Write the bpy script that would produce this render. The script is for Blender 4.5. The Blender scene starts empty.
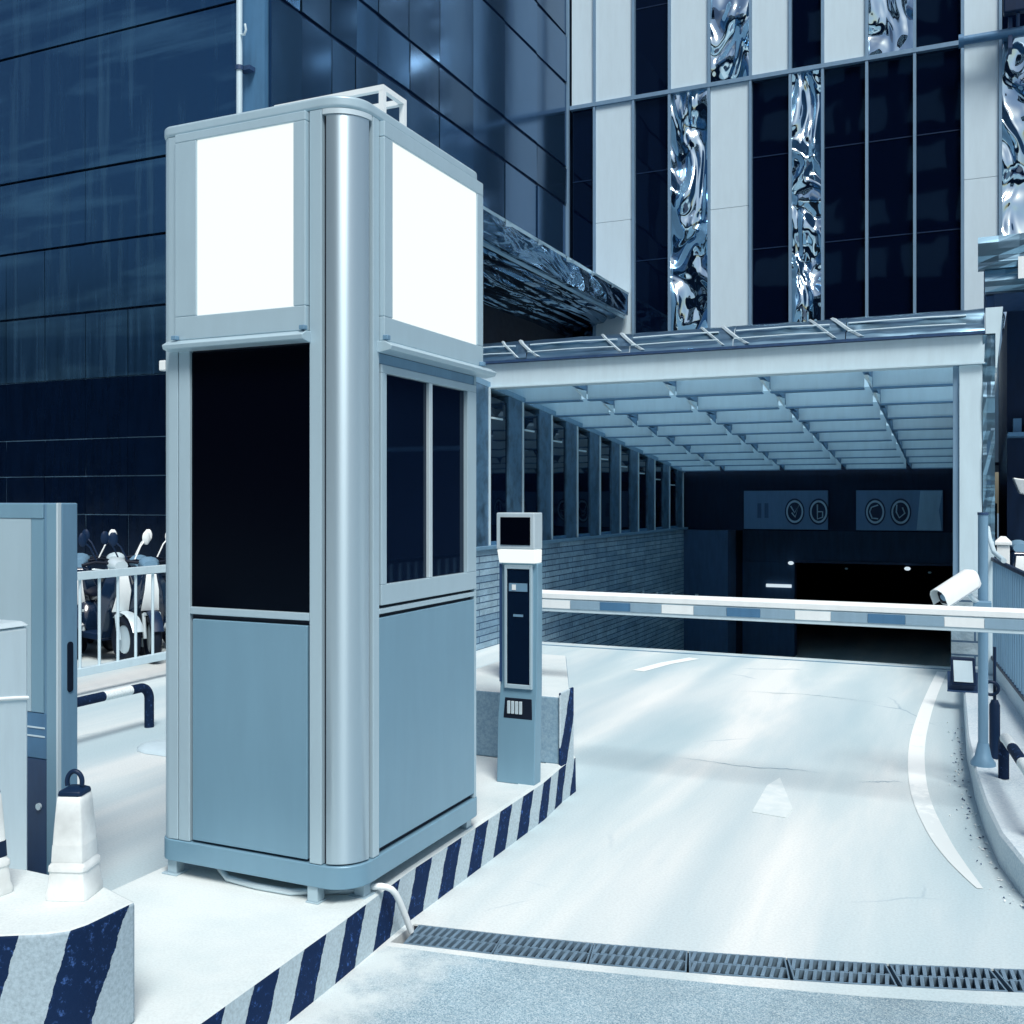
import bpy, bmesh, math, random
from mathutils import Vector, Matrix
random.seed(7)
R = math.radians
S = bpy.context.scene
C = S.collection

# ------------------------------------------------------------------ materials
def new_mat(name):
    m = bpy.data.materials.new(name); m.use_nodes = True
    nt = m.node_tree; p = nt.nodes['Principled BSDF']
    return m, nt, p
def N(nt, t, **kw):
    n = nt.nodes.new(t)
    for k, v in kw.items(): setattr(n, k, v)
    return n
def coords(nt, scale=(1, 1, 1), rot=(0, 0, 0), kind='Object'):
    tc = N(nt, 'ShaderNodeTexCoord'); mp = N(nt, 'ShaderNodeMapping')
    mp.inputs['Scale'].default_value = scale; mp.inputs['Rotation'].default_value = rot
    nt.links.new(tc.outputs[kind], mp.inputs[0]); return mp.outputs[0]
def noise(nt, vec, scale=5, detail=4, rough=.55, dist=0):
    n = N(nt, 'ShaderNodeTexNoise'); n.inputs['Scale'].default_value = scale
    n.inputs['Detail'].default_value = detail; n.inputs['Roughness'].default_value = rough
    n.inputs['Distortion'].default_value = dist
    nt.links.new(vec, n.inputs['Vector']); return n.outputs['Fac']
def ramp(nt, fac, stops):
    r = N(nt, 'ShaderNodeValToRGB'); e = r.color_ramp.elements
    while len(e) < len(stops): e.new(.5)
    for i, (p, c) in enumerate(stops):
        e[i].position = p; e[i].color = (*c, 1) if len(c) == 3 else c
    nt.links.new(fac, r.inputs[0]); return r.outputs[0]
def mixc(nt, fac, a, b, mode='MIX'):
    m = N(nt, 'ShaderNodeMix', data_type='RGBA', blend_type=mode)
    for sock, v in ((m.inputs[0], fac), (m.inputs[6], a), (m.inputs[7], b)):
        if isinstance(v, (int, float)): sock.default_value = v
        elif isinstance(v, tuple): sock.default_value = (*v, 1)
        else: nt.links.new(v, sock)
    return m.outputs[2]
def bump(nt, p, h, strength=.3, dist=.01):
    b = N(nt, 'ShaderNodeBump'); b.inputs['Strength'].default_value = strength
    b.inputs['Distance'].default_value = dist
    nt.links.new(h, b.inputs['Height']); nt.links.new(b.outputs[0], p.inputs['Normal'])
def g(v): return (v, v, v)

def paint(name, col, rough=.4, metal=0., dirt=.25, bumpy=.0, streak=True, spec=.5):
    m, nt, p = new_mat(name)
    v = coords(nt, (6, 6, 1.0) if streak else (3, 3, 3))
    f = noise(nt, v, 2.2, 6, .6)
    d = tuple(c * (1 - dirt) for c in col)
    c = ramp(nt, f, [(.3, d), (.62, col)])
    nt.links.new(c, p.inputs['Base Color'])
    rr = ramp(nt, noise(nt, coords(nt), 9, 5), [(.3, g(max(.03, rough - .03))), (.7, g(min(1, rough + .05)))])
    nt.links.new(rr, p.inputs['Roughness'])
    p.inputs['Metallic'].default_value = metal; p.inputs['Specular IOR Level'].default_value = spec
    if bumpy: bump(nt, p, noise(nt, coords(nt), 3, 2), bumpy, .02)
    return m
def glass_dark(name, col, rough=.04, metal=0., spec=.5, wave=.04, var=0., tint=(.35, .65, 1)):
    m, nt, p = new_mat(name)
    p.inputs['Base Color'].default_value = (*col, 1); p.inputs['Roughness'].default_value = rough
    p.inputs['Metallic'].default_value = metal; p.inputs['Specular IOR Level'].default_value = spec
    if not metal: p.inputs['Specular Tint'].default_value = (*tint, 1)
    if var:
        oi = N(nt, 'ShaderNodeObjectInfo')
        c = ramp(nt, oi.outputs['Random'], [(0, tuple(x * (1 - var) for x in col)), (1, tuple(x * (1 + var) for x in col))])
        nt.links.new(c, p.inputs['Base Color'])
    if wave: bump(nt, p, noise(nt, coords(nt, (1, 1, .6)), .9, 2), wave, .1)
    return m
def foil(name, col, rough=.1, scale=2.2, strength=.9, dist=.35, distort=1.2, stretch=(1, 1, .6), det=2.5, zones=False):
    m, nt, p = new_mat(name)
    p.inputs['Base Color'].default_value = (*col, 1); p.inputs['Metallic'].default_value = 1
    p.inputs['Roughness'].default_value = rough
    v = coords(nt, stretch)
    h = noise(nt, v, scale, det, .5, distort)
    if zones:
        zn = ramp(nt, noise(nt, coords(nt, (.5, 1, .5)), .9, 2), [(.38, g(.28)), (.62, g(1))])
        mu = N(nt, 'ShaderNodeMath', operation='MULTIPLY'); nt.links.new(h, mu.inputs[0]); nt.links.new(zn, mu.inputs[1]); h = mu.outputs[0]
    bump(nt, p, h, strength, dist)
    return m
def speckle(name, a, b, scale=180, rough=.85, big=None, bstr=.4):
    m, nt, p = new_mat(name); v = coords(nt)
    c = ramp(nt, noise(nt, v, scale, 3, .7), [(.36, a), (.62, b)])
    if big:
        c = mixc(nt, ramp(nt, noise(nt, v, .9, 6, .6), [(.40, g(0)), (.72, g(.75))]), c, big)
    nt.links.new(c, p.inputs['Base Color']); p.inputs['Roughness'].default_value = rough
    bump(nt, p, noise(nt, v, scale, 3, .7), bstr, .004)
    return m

M = {}
M['booth'] = paint('booth_paint', (.175, .325, .43), .36, .15, .05)
M['booth_frame'] = paint('booth_frame_paint', (.39, .53, .605), .34, .15, .05)
def m_col():
    m, nt, p = new_mat('booth_column_metal')
    p.inputs['Base Color'].default_value = (.50, .635, .71, 1); p.inputs['Metallic'].default_value = .8; p.inputs['Roughness'].default_value = .34
    p.inputs['Anisotropic'].default_value = .85; p.inputs['Anisotropic Rotation'].default_value = .25
    tg = N(nt, 'ShaderNodeTangent', direction_type='RADIAL', axis='Z'); nt.links.new(tg.outputs[0], p.inputs['Tangent'])
    return m
M['booth_col'] = m_col()
M['booth_core'] = paint('booth_dark_gap', (.004, .012, .03), .7, 0, .2)
M['black_pane'] = glass_dark('black_pane', (.0005, .0008, .003), .25, 0, .12, 0)
M['booth_glass'] = glass_dark('booth_glass', (.002, .006, .018), .03, 0, .5, .01)
M['alu'] = paint('aluminium_white', (.62, .75, .81), .35, .3, .1)
M['steel'] = paint('painted_steel_pale', (.56, .71, .78), .42, .1, .08)
M['steel_mid'] = paint('painted_steel_mid', (.17, .32, .46), .42, .2, .15)
M['white'] = paint('white_paint', (.80, .86, .87), .4, 0, .08)
M['white_dirty'] = paint('white_dirty_plastic', (.80, .86, .86), .5, 0, .30, .15, False)
M['dark'] = paint('dark_navy_paint', (.004, .020, .060), .45, 0, .3, 0, True, .25)
M['gloss_dark'] = paint('gloss_dark_paint', (.006, .018, .045), .12, 0, .2, 0, True, .8)
M['navy'] = paint('navy_paint', (.02, .06, .15), .5, 0, .3)
M['midblue'] = paint('mid_blue_paint', (.07, .19, .34), .45, .1, .2)
M['black'] = paint('black_rubber', (.002, .007, .020), .6, 0, .2, 0, True, .25)
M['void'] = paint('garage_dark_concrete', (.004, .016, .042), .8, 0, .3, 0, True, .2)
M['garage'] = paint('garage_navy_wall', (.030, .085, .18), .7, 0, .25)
M['sign'] = paint('garage_sign_blue', (.06, .15, .28), .5, 0, .15)
M['sign_mark'] = paint('garage_sign_mark', (.26, .42, .54), .5, 0, .2)
M['purlin'] = paint('canopy_purlin_paint', (.52, .68, .77), .5, 0, .08)
M['rafter'] = paint('canopy_rafter_paint', (.12, .25, .40), .5, 0, .12)
M['panel_white'] = paint('facade_white_panel', (.57, .71, .78), .35, 0, .05)
M['mullion'] = paint('facade_mullion', (.22, .36, .50), .35, .3, .1)
M['fwin'] = glass_dark('facade_window', (.001, .003, .012), .03, 0, .55, .07)
M['tglass'] = glass_dark('tower_glass', (.042, .115, .225), .14, .85, .5, .05, .3)
M['foil'] = foil('crumpled_mirror', (.52, .69, .80), .05, 1.25, 1., .75, 1.5, (1.2, 1, .6), 1.2, True)
M['foil_soft'] = foil('creased_metal_cladding', (.22, .37, .48), .32, 1.6, .5, .10, .8, (.35, 1, 2.2))
M['foil_joint'] = foil('crinkled_joint_metal', (.55, .72, .84), .25, 3.0, .6, .1, .8, (1, 1, 1))
M['ledge'] = foil('creased_ledge_sheet', (.42, .62, .74), .3, 1.4, .6, .15, .8, (1, .5, 2))
M['ledge'].node_tree.nodes['Principled BSDF'].inputs['Metallic'].default_value = .35
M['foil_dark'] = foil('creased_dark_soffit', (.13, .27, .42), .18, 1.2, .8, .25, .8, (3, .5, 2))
M['canopy_sheet'] = None
def m_asphalt():
    m, nt, p = new_mat('asphalt_pale'); v = coords(nt)
    vo = N(nt, 'ShaderNodeTexVoronoi'); vo.inputs['Scale'].default_value = 260; nt.links.new(v, vo.inputs['Vector'])
    sp = N(nt, 'ShaderNodeSeparateColor'); nt.links.new(vo.outputs['Color'], sp.inputs[0])
    c = ramp(nt, sp.outputs[0], [(.0, (.13, .23, .30)), (.35, (.25, .37, .44)), (.75, (.33, .45, .51)), (1., (.48, .58, .62))])
    big = ramp(nt, noise(nt, v, .8, 7, .65), [(.36, g(.75)), (.5, g(1)), (.66, g(1.2))])
    c = mixc(nt, 1., c, big, 'MULTIPLY')
    # pale dust swept against the kerb
    sx = N(nt, 'ShaderNodeSeparateXYZ'); nt.links.new(v, sx.inputs[0])
    mr = N(nt, 'ShaderNodeMapRange'); mr.inputs[1].default_value = -1.35; mr.inputs[2].default_value = -2.0; mr.inputs[3].default_value = -.35; mr.inputs[4].default_value = .30
    nt.links.new(sx.outputs[0], mr.inputs[0])
    ad = N(nt, 'ShaderNodeMath', operation='ADD'); nt.links.new(noise(nt, v, 5, 7, .7), ad.inputs[0]); nt.links.new(mr.outputs[0], ad.inputs[1])
    c = mixc(nt, ramp(nt, ad.outputs[0], [(.45, g(0)), (.75, g(.9))]), c, (.62, .70, .71))
    nt.links.new(c, p.inputs['Base Color']); p.inputs['Roughness'].default_value = .9
    bump(nt, p, vo.outputs['Distance'], .6, .004); return m
M['asphalt'] = m_asphalt()
M['asphalt_old'] = speckle('asphalt_pale', (.12, .22, .29), (.45, .55, .60), 95, .9, (.46, .55, .58), .8)
M['ground'] = speckle('far_ground', (.05, .10, .15), (.10, .16, .22), 40, .9)
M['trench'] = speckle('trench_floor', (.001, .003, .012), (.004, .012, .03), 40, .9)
M['stone'] = speckle('pale_concrete', (.42, .56, .64), (.66, .76, .80), 90, .85, (.72, .80, .83), .3)
M['post'] = paint('mottled_post_metal', (.085, .19, .31), .35, .3, .6, .2, False)
M['boom_grey'] = paint('boom_grey_band', (.26, .40, .51), .45, .1, .15)
M['plinth'] = speckle('plinth_grey', (.16, .28, .38), (.24, .37, .46), 60, .8)
M['grate'] = paint('cast_iron_grate', (.20, .31, .41), .4, .3, .35, streak=False)
def m_line():
    m, nt, p = new_mat('road_line_paint'); v = coords(nt)
    sx = N(nt, 'ShaderNodeSeparateXYZ'); nt.links.new(v, sx.inputs[0])
    y = N(nt, 'ShaderNodeMapRange'); y.inputs[1].default_value = 4.6; y.inputs[2].default_value = 6.8; y.inputs[3].default_value = .55; y.inputs[4].default_value = -.04
    nt.links.new(sx.outputs[1], y.inputs[0])
    a = N(nt, 'ShaderNodeMath', operation='ADD'); nt.links.new(noise(nt, v, 7, 7, .7), a.inputs[0]); nt.links.new(y.outputs[0], a.inputs[1])
    wear = ramp(nt, a.outputs[0], [(.54, g(0)), (.72, g(1))])
    nt.links.new(mixc(nt, wear, (.82, .87, .86), (.64, .71, .72)), p.inputs['Base Color']); p.inputs['Roughness'].default_value = .65
    return m
M['line'] = m_line()
M['worn_line'] = speckle('worn_arrow_paint', (.58, .67, .69), (.70, .76, .76), 9, .7, (.60, .69, .70), .2)

def emit(name, col, s):
    m, nt, p = new_mat(name)
    p.inputs['Base Color'].default_value = (.05, .05, .05, 1)
    p.inputs['Emission Color'].default_value = (*col, 1); p.inputs['Emission Strength'].default_value = s
    return m
M['screen'] = emit('lit_sign_face', (.93, 1., .975), .80)
M['lamp'] = emit('small_lamp', (.75, .9, 1.), .7)

def m_driveway():
    m, nt, p = new_mat('driveway_concrete'); v = coords(nt)
    base = ramp(nt, noise(nt, coords(nt, (1, .16, 1), (0, 0, .10)), 1.25, 7, .55, .3), [(.32, (.43, .56, .60)), (.48, (.56, .655, .675)), (.62, (.74, .775, .76))])  # concrete tone, with sun glare painted in as paler lengthwise bands
    # worn tyre bands that run along the lane
    lane = ramp(nt, noise(nt, coords(nt, (1.0, .035, 1), (0, 0, .10)), 1.5, 2, .5), [(.38, g(1)), (.60, g(0))])
    lane_s = N(nt, 'ShaderNodeMath', operation='MULTIPLY'); nt.links.new(lane, lane_s.inputs[0]); lane_s.inputs[1].default_value = .55
    c = mixc(nt, lane_s.outputs[0], base, (.33, .475, .54))
    grain = ramp(nt, noise(nt, v, 90, 3, .7), [(.3, g(.86)), (.6, g(1))])
    c = mixc(nt, 1., c, grain, 'MULTIPLY')
    vo = N(nt, 'ShaderNodeTexVoronoi', feature='DISTANCE_TO_EDGE'); vo.inputs['Scale'].default_value = .42
    wv = N(nt, 'ShaderNodeMix', data_type='VECTOR'); wv.inputs[0].default_value = .12
    nz = N(nt, 'ShaderNodeTexNoise'); nz.inputs['Scale'].default_value = 2.5; nz.inputs['Detail'].default_value = 6
    nt.links.new(v, nz.inputs['Vector']); nt.links.new(v, wv.inputs[4]); nt.links.new(nz.outputs['Color'], wv.inputs[5])
    nt.links.new(wv.outputs[1], vo.inputs['Vector'])
    crack = ramp(nt, vo.outputs['Distance'], [(.0, g(.85)), (.0026, g(0))])
    gate = ramp(nt, noise(nt, v, .8, 2), [(.56, g(0)), (.66, g(1))])
    ck = N(nt, 'ShaderNodeMath', operation='MULTIPLY'); nt.links.new(crack, ck.inputs[0]); nt.links.new(gate, ck.inputs[1])
    c = mixc(nt, ck.outputs[0], c, (.22, .34, .42))
    spot = ramp(nt, noise(nt, coords(nt, (1, .55, 1)), 3.4, 4, .6, .5), [(.70, g(0)), (.78, g(.35))])
    c = mixc(nt, spot, c, (.30, .42, .48))
    nt.links.new(c, p.inputs['Base Color']); p.inputs['Roughness'].default_value = .75
    bump(nt, p, noise(nt, v, 60, 4, .7), .25, .004); return m
M['driveway'] = m_driveway()

def m_island():
    m, nt, p = new_mat('island_concrete'); v = coords(nt)
    c = ramp(nt, noise(nt, v, 2.2, 8, .62), [(.3, (.54, .635, .65)), (.6, (.655, .72, .72))])
    gr = ramp(nt, noise(nt, v, 120, 3, .7), [(.3, g(.88)), (.6, g(1))])
    nt.links.new(mixc(nt, 1., c, gr, 'MULTIPLY'), p.inputs['Base Color']); p.inputs['Roughness'].default_value = .8
    bump(nt, p, noise(nt, v, 80, 4, .7), .25, .003); return m
M['island'] = m_island()

def m_stripes(name, axis, freq, lean, phase, duty, dark, light, edge=.10, chip=.35, nsc=14, off=0.):
    """painted diagonal stripes: coordinate = axis + lean*z"""
    m, nt, p = new_mat(name); v = coords(nt)
    sx = N(nt, 'ShaderNodeSeparateXYZ'); nt.links.new(v, sx.inputs[0])
    def mth(op, a, b):
        n = N(nt, 'ShaderNodeMath', operation=op)
        for s, q in ((n.inputs[0], a), (n.inputs[1], b)):
            if isinstance(q, (int, float)): s.default_value = q
            else: nt.links.new(q, s)
        return n.outputs[0]
    nz = mth('MULTIPLY', mth('SUBTRACT', noise(nt, v, nsc, 5, .65), .5), edge)
    if isinstance(axis, tuple):
        ax = mth('ADD', mth('ADD', mth('MULTIPLY', sx.outputs[0], axis[0]), mth('MULTIPLY', sx.outputs[1], axis[1])), mth('ADD', mth('MULTIPLY', sx.outputs[2], axis[2]), off))
    else: ax = sx.outputs[axis]
    t = mth('ADD', mth('ADD', ax, mth('MULTIPLY', sx.outputs['Z'], lean)), nz)
    fr = mth('FRACT', mth('ADD', mth('MULTIPLY', t, freq), phase), 0)
    st = mth('LESS_THAN', fr, duty)
    lt = ramp(nt, noise(nt, v, 90, 4, .7), [(.3, tuple(x * .72 for x in light)), (.6, light)])
    dk = ramp(nt, noise(nt, v, 45, 5, .75), [(.34, dark), (.57, dark), (.68, tuple(min(1, x * 5 + .03) for x in dark))])
    c = mixc(nt, st, lt, dk); p.inputs['Specular IOR Level'].default_value = .15
    nt.links.new(c, p.inputs['Base Color']); p.inputs['Roughness'].default_value = .75
    bump(nt, p, noise(nt, v, 70, 4, .7), .4, .004); return m
M['kerb_stripes'] = m_stripes('kerb_stripes', 'Y', 1 / .268, -.46, .02, .5, (.003, .020, .075), (.48, .60, .66), .03)
M['block_stripes'] = m_stripes('block_stripes', (.83, .56, -.28), 1 / .24, 0, .0, .48, (.003, .017, .06), (.36, .47, .54), .022, off=(.83 * 2.135 - .56 * 2.0 + .28 * .54) + .035)
M['hoop_stripes'] = m_stripes('hoop_stripes', 'Y', 1 / .56, 0, .11, .55, (.003, .014, .045), (.75, .84, .86), .0)

def m_brick(name, a, b, mortar, sc, ax='YZ', bw=.55, rh=.16, ms=.012):
    m, nt, p = new_mat(name)
    v = coords(nt)
    sx = N(nt, 'ShaderNodeSeparateXYZ'); nt.links.new(v, sx.inputs[0])
    cb = N(nt, 'ShaderNodeCombineXYZ')
    nt.links.new(sx.outputs[ax[0]], cb.inputs[0]); nt.links.new(sx.outputs[ax[1]], cb.inputs[1])
    br = N(nt, 'ShaderNodeTexBrick'); nt.links.new(cb.outputs[0], br.inputs['Vector'])
    br.inputs['Color1'].default_value = (*a, 1); br.inputs['Color2'].default_value = (*b, 1); br.inputs['Mortar'].default_value = (*mortar, 1)
    br.inputs['Scale'].default_value = sc; br.inputs['Mortar Size'].default_value = ms
    br.inputs['Brick Width'].default_value = bw; br.inputs['Row Height'].default_value = rh
    f = ramp(nt, noise(nt, v, 5, 5), [(.3, g(.65)), (.65, g(1))])
    nt.links.new(mixc(nt, 1., br.outputs['Color'], f, 'MULTIPLY'), p.inputs['Base Color'])
    p.inputs['Roughness'].default_value = .8
    h = N(nt, 'ShaderNodeMath', operation='SUBTRACT'); nt.links.new(noise(nt, v, 18, 5), h.inputs[0]); nt.links.new(br.outputs['Fac'], h.inputs[1])
    bump(nt, p, h.outputs[0], .8, .02); return m
M['brick'] = m_brick('stacked_stone', (.17, .30, .42), (.29, .44, .55), (.03, .09, .18), 1.15, 'YZ', 1.1, .085, .007)
M['brick_pale'] = m_brick('pale_stacked_stone', (.36, .50, .58), (.48, .60, .66), (.08, .16, .26), 1.3, 'XZ')

def m_tower():
    m, nt, p = new_mat('tower_cladding')
    v = coords(nt, (5, 5, .28)); v2 = coords(nt, (1, 1, .5))
    s = noise(nt, v, 1.3, 6, .62, .3)
    st = ramp(nt, s, [(.52, g(0)), (.80, g(.8))])
    s2 = ramp(nt, noise(nt, v2, .5, 3), [(.35, g(0)), (.65, g(1))])
    k = N(nt, 'ShaderNodeMath', operation='MULTIPLY'); nt.links.new(st, k.inputs[0]); nt.links.new(s2, k.inputs[1])
    c = mixc(nt, k.outputs[0], (.030, .095, .195), (.12, .27, .40))
    # broad pale bands, plus a crinkled reflection painted in as a pale column
    hb = ramp(nt, noise(nt, coords(nt, (.16, .16, 1.25)), 1.5, 4, .6, .3), [(.50, g(0)), (.72, g(.75))])
    c = mixc(nt, hb, c, (.13, .30, .44))
    sx = N(nt, 'ShaderNodeSeparateXYZ'); nt.links.new(coords(nt), sx.inputs[0])
    def mt(op, a, b=0.):
        n = N(nt, 'ShaderNodeMath', operation=op)
        for so, q in ((n.inputs[0], a), (n.inputs[1], b)):
            if isinstance(q, (int, float)): so.default_value = q
            else: nt.links.new(q, so)
        return n.outputs[0]
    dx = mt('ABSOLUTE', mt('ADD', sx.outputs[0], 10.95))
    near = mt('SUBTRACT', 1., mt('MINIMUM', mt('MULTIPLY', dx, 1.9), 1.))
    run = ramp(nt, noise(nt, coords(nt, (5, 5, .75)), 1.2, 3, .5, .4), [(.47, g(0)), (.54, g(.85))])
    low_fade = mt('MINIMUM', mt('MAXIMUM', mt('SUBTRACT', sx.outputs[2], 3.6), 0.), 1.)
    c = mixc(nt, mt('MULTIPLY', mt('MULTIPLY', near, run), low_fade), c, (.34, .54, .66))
    nt.links.new(c, p.inputs['Base Color'])
    p.inputs['Metallic'].default_value = .85
    nt.links.new(ramp(nt, s, [(.3, g(.13)), (.7, g(.34))]), p.inputs['Roughness'])
    bump(nt, p, noise(nt, coords(nt, (1, 1, .35)), 1.1, 3), .12, .1)
    return m
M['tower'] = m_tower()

M['tower_tile'] = paint('tower_dark_tile', (.0014, .0055, .018), .14, 0, .35, .05, True, .22)
M['tower_tile'].node_tree.nodes['Principled BSDF'].inputs['Specular Tint'].default_value = (.35, .62, 1, 1)
def m_sheet():
    m, nt, p = new_mat('canopy_frosted_sheet')
    p.inputs['Base Color'].default_value = (.50, .68, .80, 1); p.inputs['Roughness'].default_value = .5
    tr = N(nt, 'ShaderNodeBsdfTranslucent'); tr.inputs[0].default_value = (.66, .83, .92, 1)
    mx = N(nt, 'ShaderNodeMixShader'); mx.inputs[0].default_value = .78
    out = nt.nodes['Material Output']
    nt.links.new(p.outputs[0], mx.inputs[1]); nt.links.new(tr.outputs[0], mx.inputs[2]); nt.links.new(mx.outputs[0], out.inputs[0])
    return m
M['canopy_sheet'] = m_sheet()

# ------------------------------------------------------------------ mesh helpers
class MB:
    def __init__(s): s.v = []; s.f = []; s.mi = []
    def add(s, vs, fs, mi=0):
        o = len(s.v); s.v += [tuple(p) for p in vs]
        for f in fs: s.f.append([i + o for i in f]); s.mi.append(mi)
        return s
    def box(s, x0, x1, y0, y1, z0, z1, mi=0):
        v = [(x, y, z) for z in (z0, z1) for y in (y0, y1) for x in (x0, x1)]
        return s.add(v, [(0, 2, 3, 1), (4, 5, 7, 6), (0, 1, 5, 4), (2, 6, 7, 3), (0, 4, 6, 2), (1, 3, 7, 5)], mi)
    def prism(s, poly, z0, z1, mi=0, mtop=None):
        n = len(poly)
        za = z0 if callable(z0) else (lambda x, y: z0); zb = z1 if callable(z1) else (lambda x, y: z1)
        v = [(x, y, za(x, y)) for x, y in poly] + [(x, y, zb(x, y)) for x, y in poly]
        s.add(v, [tuple(range(n))[::-1]], mi)
        o = len(s.v) - 2 * n
        s.f.append([o + n + i for i in range(n)]); s.mi.append(mi if mtop is None else mtop)
        for i in range(n):
            j = (i + 1) % n; s.f.append([o + i, o + j, o + n + j, o + n + i]); s.mi.append(mi)
        return s
    def tube(s, pts, r, n=12, mi=0, caps=True, rx=None):
        P = [Vector(p) for p in pts]; rings = []
        rr = r if isinstance(r, (list, tuple)) else [r] * len(P)
        up = None
        for i, p in enumerate(P):
            t = ((P[min(i + 1, len(P) - 1)] - p).normalized() + (p - P[max(i - 1, 0)]).normalized())
            t = t.normalized() if t.length > 1e-6 else (P[i] - P[i - 1]).normalized()
            if up is None:
                up = Vector((0, 0, 1)) if abs(t.z) < .9 else Vector((1, 0, 0))
            a = t.cross(up).normalized(); up = a.cross(t).normalized()
            rings.append([p + rr[i] * (a * math.cos(2 * math.pi * k / n) + up * math.sin(2 * math.pi * k / n)) for k in range(n)])
        v = [q for rg in rings for q in rg]; f = []
        for i in range(len(P) - 1):
            for k in range(n):
                a, b = i * n + k, i * n + (k + 1) % n
                f.append((a, b, b + n, a + n))
        if caps:
            f.append(tuple(range(n))[::-1]); f.append(tuple((len(P) - 1) * n + k for k in range(n)))
        return s.add(v, f, mi)
    def loft(s, rings, mi=0, caps=True):
        n = len(rings[0]); v = [q for r in rings for q in r]; f = []
        for i in range(len(rings) - 1):
            for k in range(n):
                a, b = i * n + k, i * n + (k + 1) % n
                f.append((a, b, b + n, a + n))
        if caps:
            f.append(tuple(range(n))[::-1]); f.append(tuple((len(rings) - 1) * n + k for k in range(n)))
        return s.add(v, f, mi)
    def torus(s, c, axis, R0, r0, n=24, m=8, mi=0):
        a = Vector(axis).normalized(); u = a.orthogonal().normalized(); w = a.cross(u); c = Vector(c)
        v = []; f = []
        for i in range(n):
            t = 2 * math.pi * i / n; d = u * math.cos(t) + w * math.sin(t)
            for k in range(m):
                q = 2 * math.pi * k / m; v.append(c + d * (R0 + r0 * math.cos(q)) + a * r0 * math.sin(q))
        for i in range(n):
            for k in range(m):
                f.append((i * m + k, ((i + 1) % n) * m + k, ((i + 1) % n) * m + (k + 1) % m, i * m + (k + 1) % m))
        return s.add(v, f, mi)
    def sphere(s, c, r, n=16, m=10, mi=0, sc=(1, 1, 1)):
        rings = []
        for j in range(1, m):
            a = math.pi * j / m
            rings.append([Vector((c[0] + r * sc[0] * math.sin(a) * math.cos(2 * math.pi * k / n), c[1] + r * sc[1] * math.sin(a) * math.sin(2 * math.pi * k / n), c[2] - r * sc[2] * math.cos(a))) for k in range(n)])
        return s.loft(rings, mi)

def obj(name, mb, mats, parent=None, bev=0, smooth=35, seg=2):
    me = bpy.data.meshes.new(name)
    off = Vector((0, 0, 0))
    o = bpy.data.objects.new(name, me); C.objects.link(o)
    if parent is not None:
        o.parent = parent
        p = parent
        while p is not None:
            off = off + p.location; p = p.parent
    me.from_pydata([tuple(Vector(v) - off) for v in mb.v], [], mb.f)
    if not isinstance(mats, (list, tuple)): mats = [mats]
    for m in mats: me.materials.append(m)
    for i, pl in enumerate(me.polygons): pl.material_index = mb.mi[i]
    me.update()
    bm = bmesh.new(); bm.from_mesh(me); bmesh.ops.recalc_face_normals(bm, faces=bm.faces); bm.to_mesh(me); bm.free()
    if smooth:
        for pl in me.polygons: pl.use_smooth = True
        me.set_sharp_from_angle(angle=R(smooth))
    if bev:
        b = o.modifiers.new('bevel', 'BEVEL'); b.width = bev; b.segments = seg; b.limit_method = 'ANGLE'; b.angle_limit = R(40); b.harden_normals = True
    return o
def tag(o, label, cat, group=None):
    o['label'] = label; o['category'] = cat
    if group: o['group'] = group
    return o
def thing(name, label, cat, loc, group=None):
    o = bpy.data.objects.new(name, None); C.objects.link(o); o.location = loc; o.empty_display_size = .1
    return tag(o, label, cat, group)
def struct(o, kind='structure'): o['kind'] = kind; return o
def dup(o, loc=None, rz=None, parent=None, label=None):
    c = o.copy(); C.objects.link(c)
    if parent: c.parent = parent
    if loc is not None: c.location = loc
    if rz is not None: c.rotation_euler = (0, 0, rz)
    if label: c['label'] = label
    for ch in list(o.children): dup(ch, parent=c)
    return c
def box(*a, **k): return MB().box(*a, **k)
def rrect(x0, x1, y0, y1, r, n=10, q=None):
    pts = []; q = r if q is None else q
    for cx, cy, a0, r in ((x1 - r, y0 + r, -90, r), (x1 - q, y1 - q, 0, q), (x0 + q, y1 - q, 90, q), (x0 + q, y0 + q, 180, q)):
        for i in range(n + 1):
            a = R(a0 + 90 * i / n); pts.append((cx + r * math.cos(a), cy + r * math.sin(a)))
    return pts

# ------------------------------------------------------------------ camera / light
YAW = R(24.35)
cam_d = bpy.data.cameras.new('camera'); cam = bpy.data.objects.new('camera', cam_d); C.objects.link(cam)
cam.location = (0, 0, 1.66); cam.rotation_euler = (R(90), 0, YAW)
cam_d.sensor_width = 36; cam_d.lens = 36 * 1023 / 1024; cam_d.shift_y = -12 / 1024; cam_d.clip_end = 500; cam_d.clip_start = .05
S.camera = cam
w = bpy.data.worlds.new('World'); S.world = w; w.use_nodes = True
nt = w.node_tree; bg = nt.nodes['Background']
sky = nt.nodes.new('ShaderNodeTexSky'); sky.sky_type = 'NISHITA'; sky.sun_disc = False
EL, AZ = R(56), R(141)         # azimuth from +Y towards +X
sky.sun_elevation = EL; sky.sun_rotation = AZ; sky.air_density = 1.2; sky.dust_density = 2.5; sky.ozone_density = 0.2
nt.links.new(sky.outputs[0], bg.inputs[0]); bg.inputs[1].default_value = .078
sd = bpy.data.lights.new('sun', 'SUN'); sun = bpy.data.objects.new('sun', sd); C.objects.link(sun)
sd.energy = 3.1; sd.angle = R(22); sd.color = (1, .985, .95)
sdir = Vector((math.sin(AZ) * math.cos(EL), math.cos(AZ) * math.cos(EL), math.sin(EL)))
sun.rotation_euler = sdir.to_track_quat('Z', 'Y').to_euler()
S.view_settings.view_transform = 'Standard'; S.view_settings.look = 'None'; S.view_settings.exposure = .3; S.view_settings.gamma = 1

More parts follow.
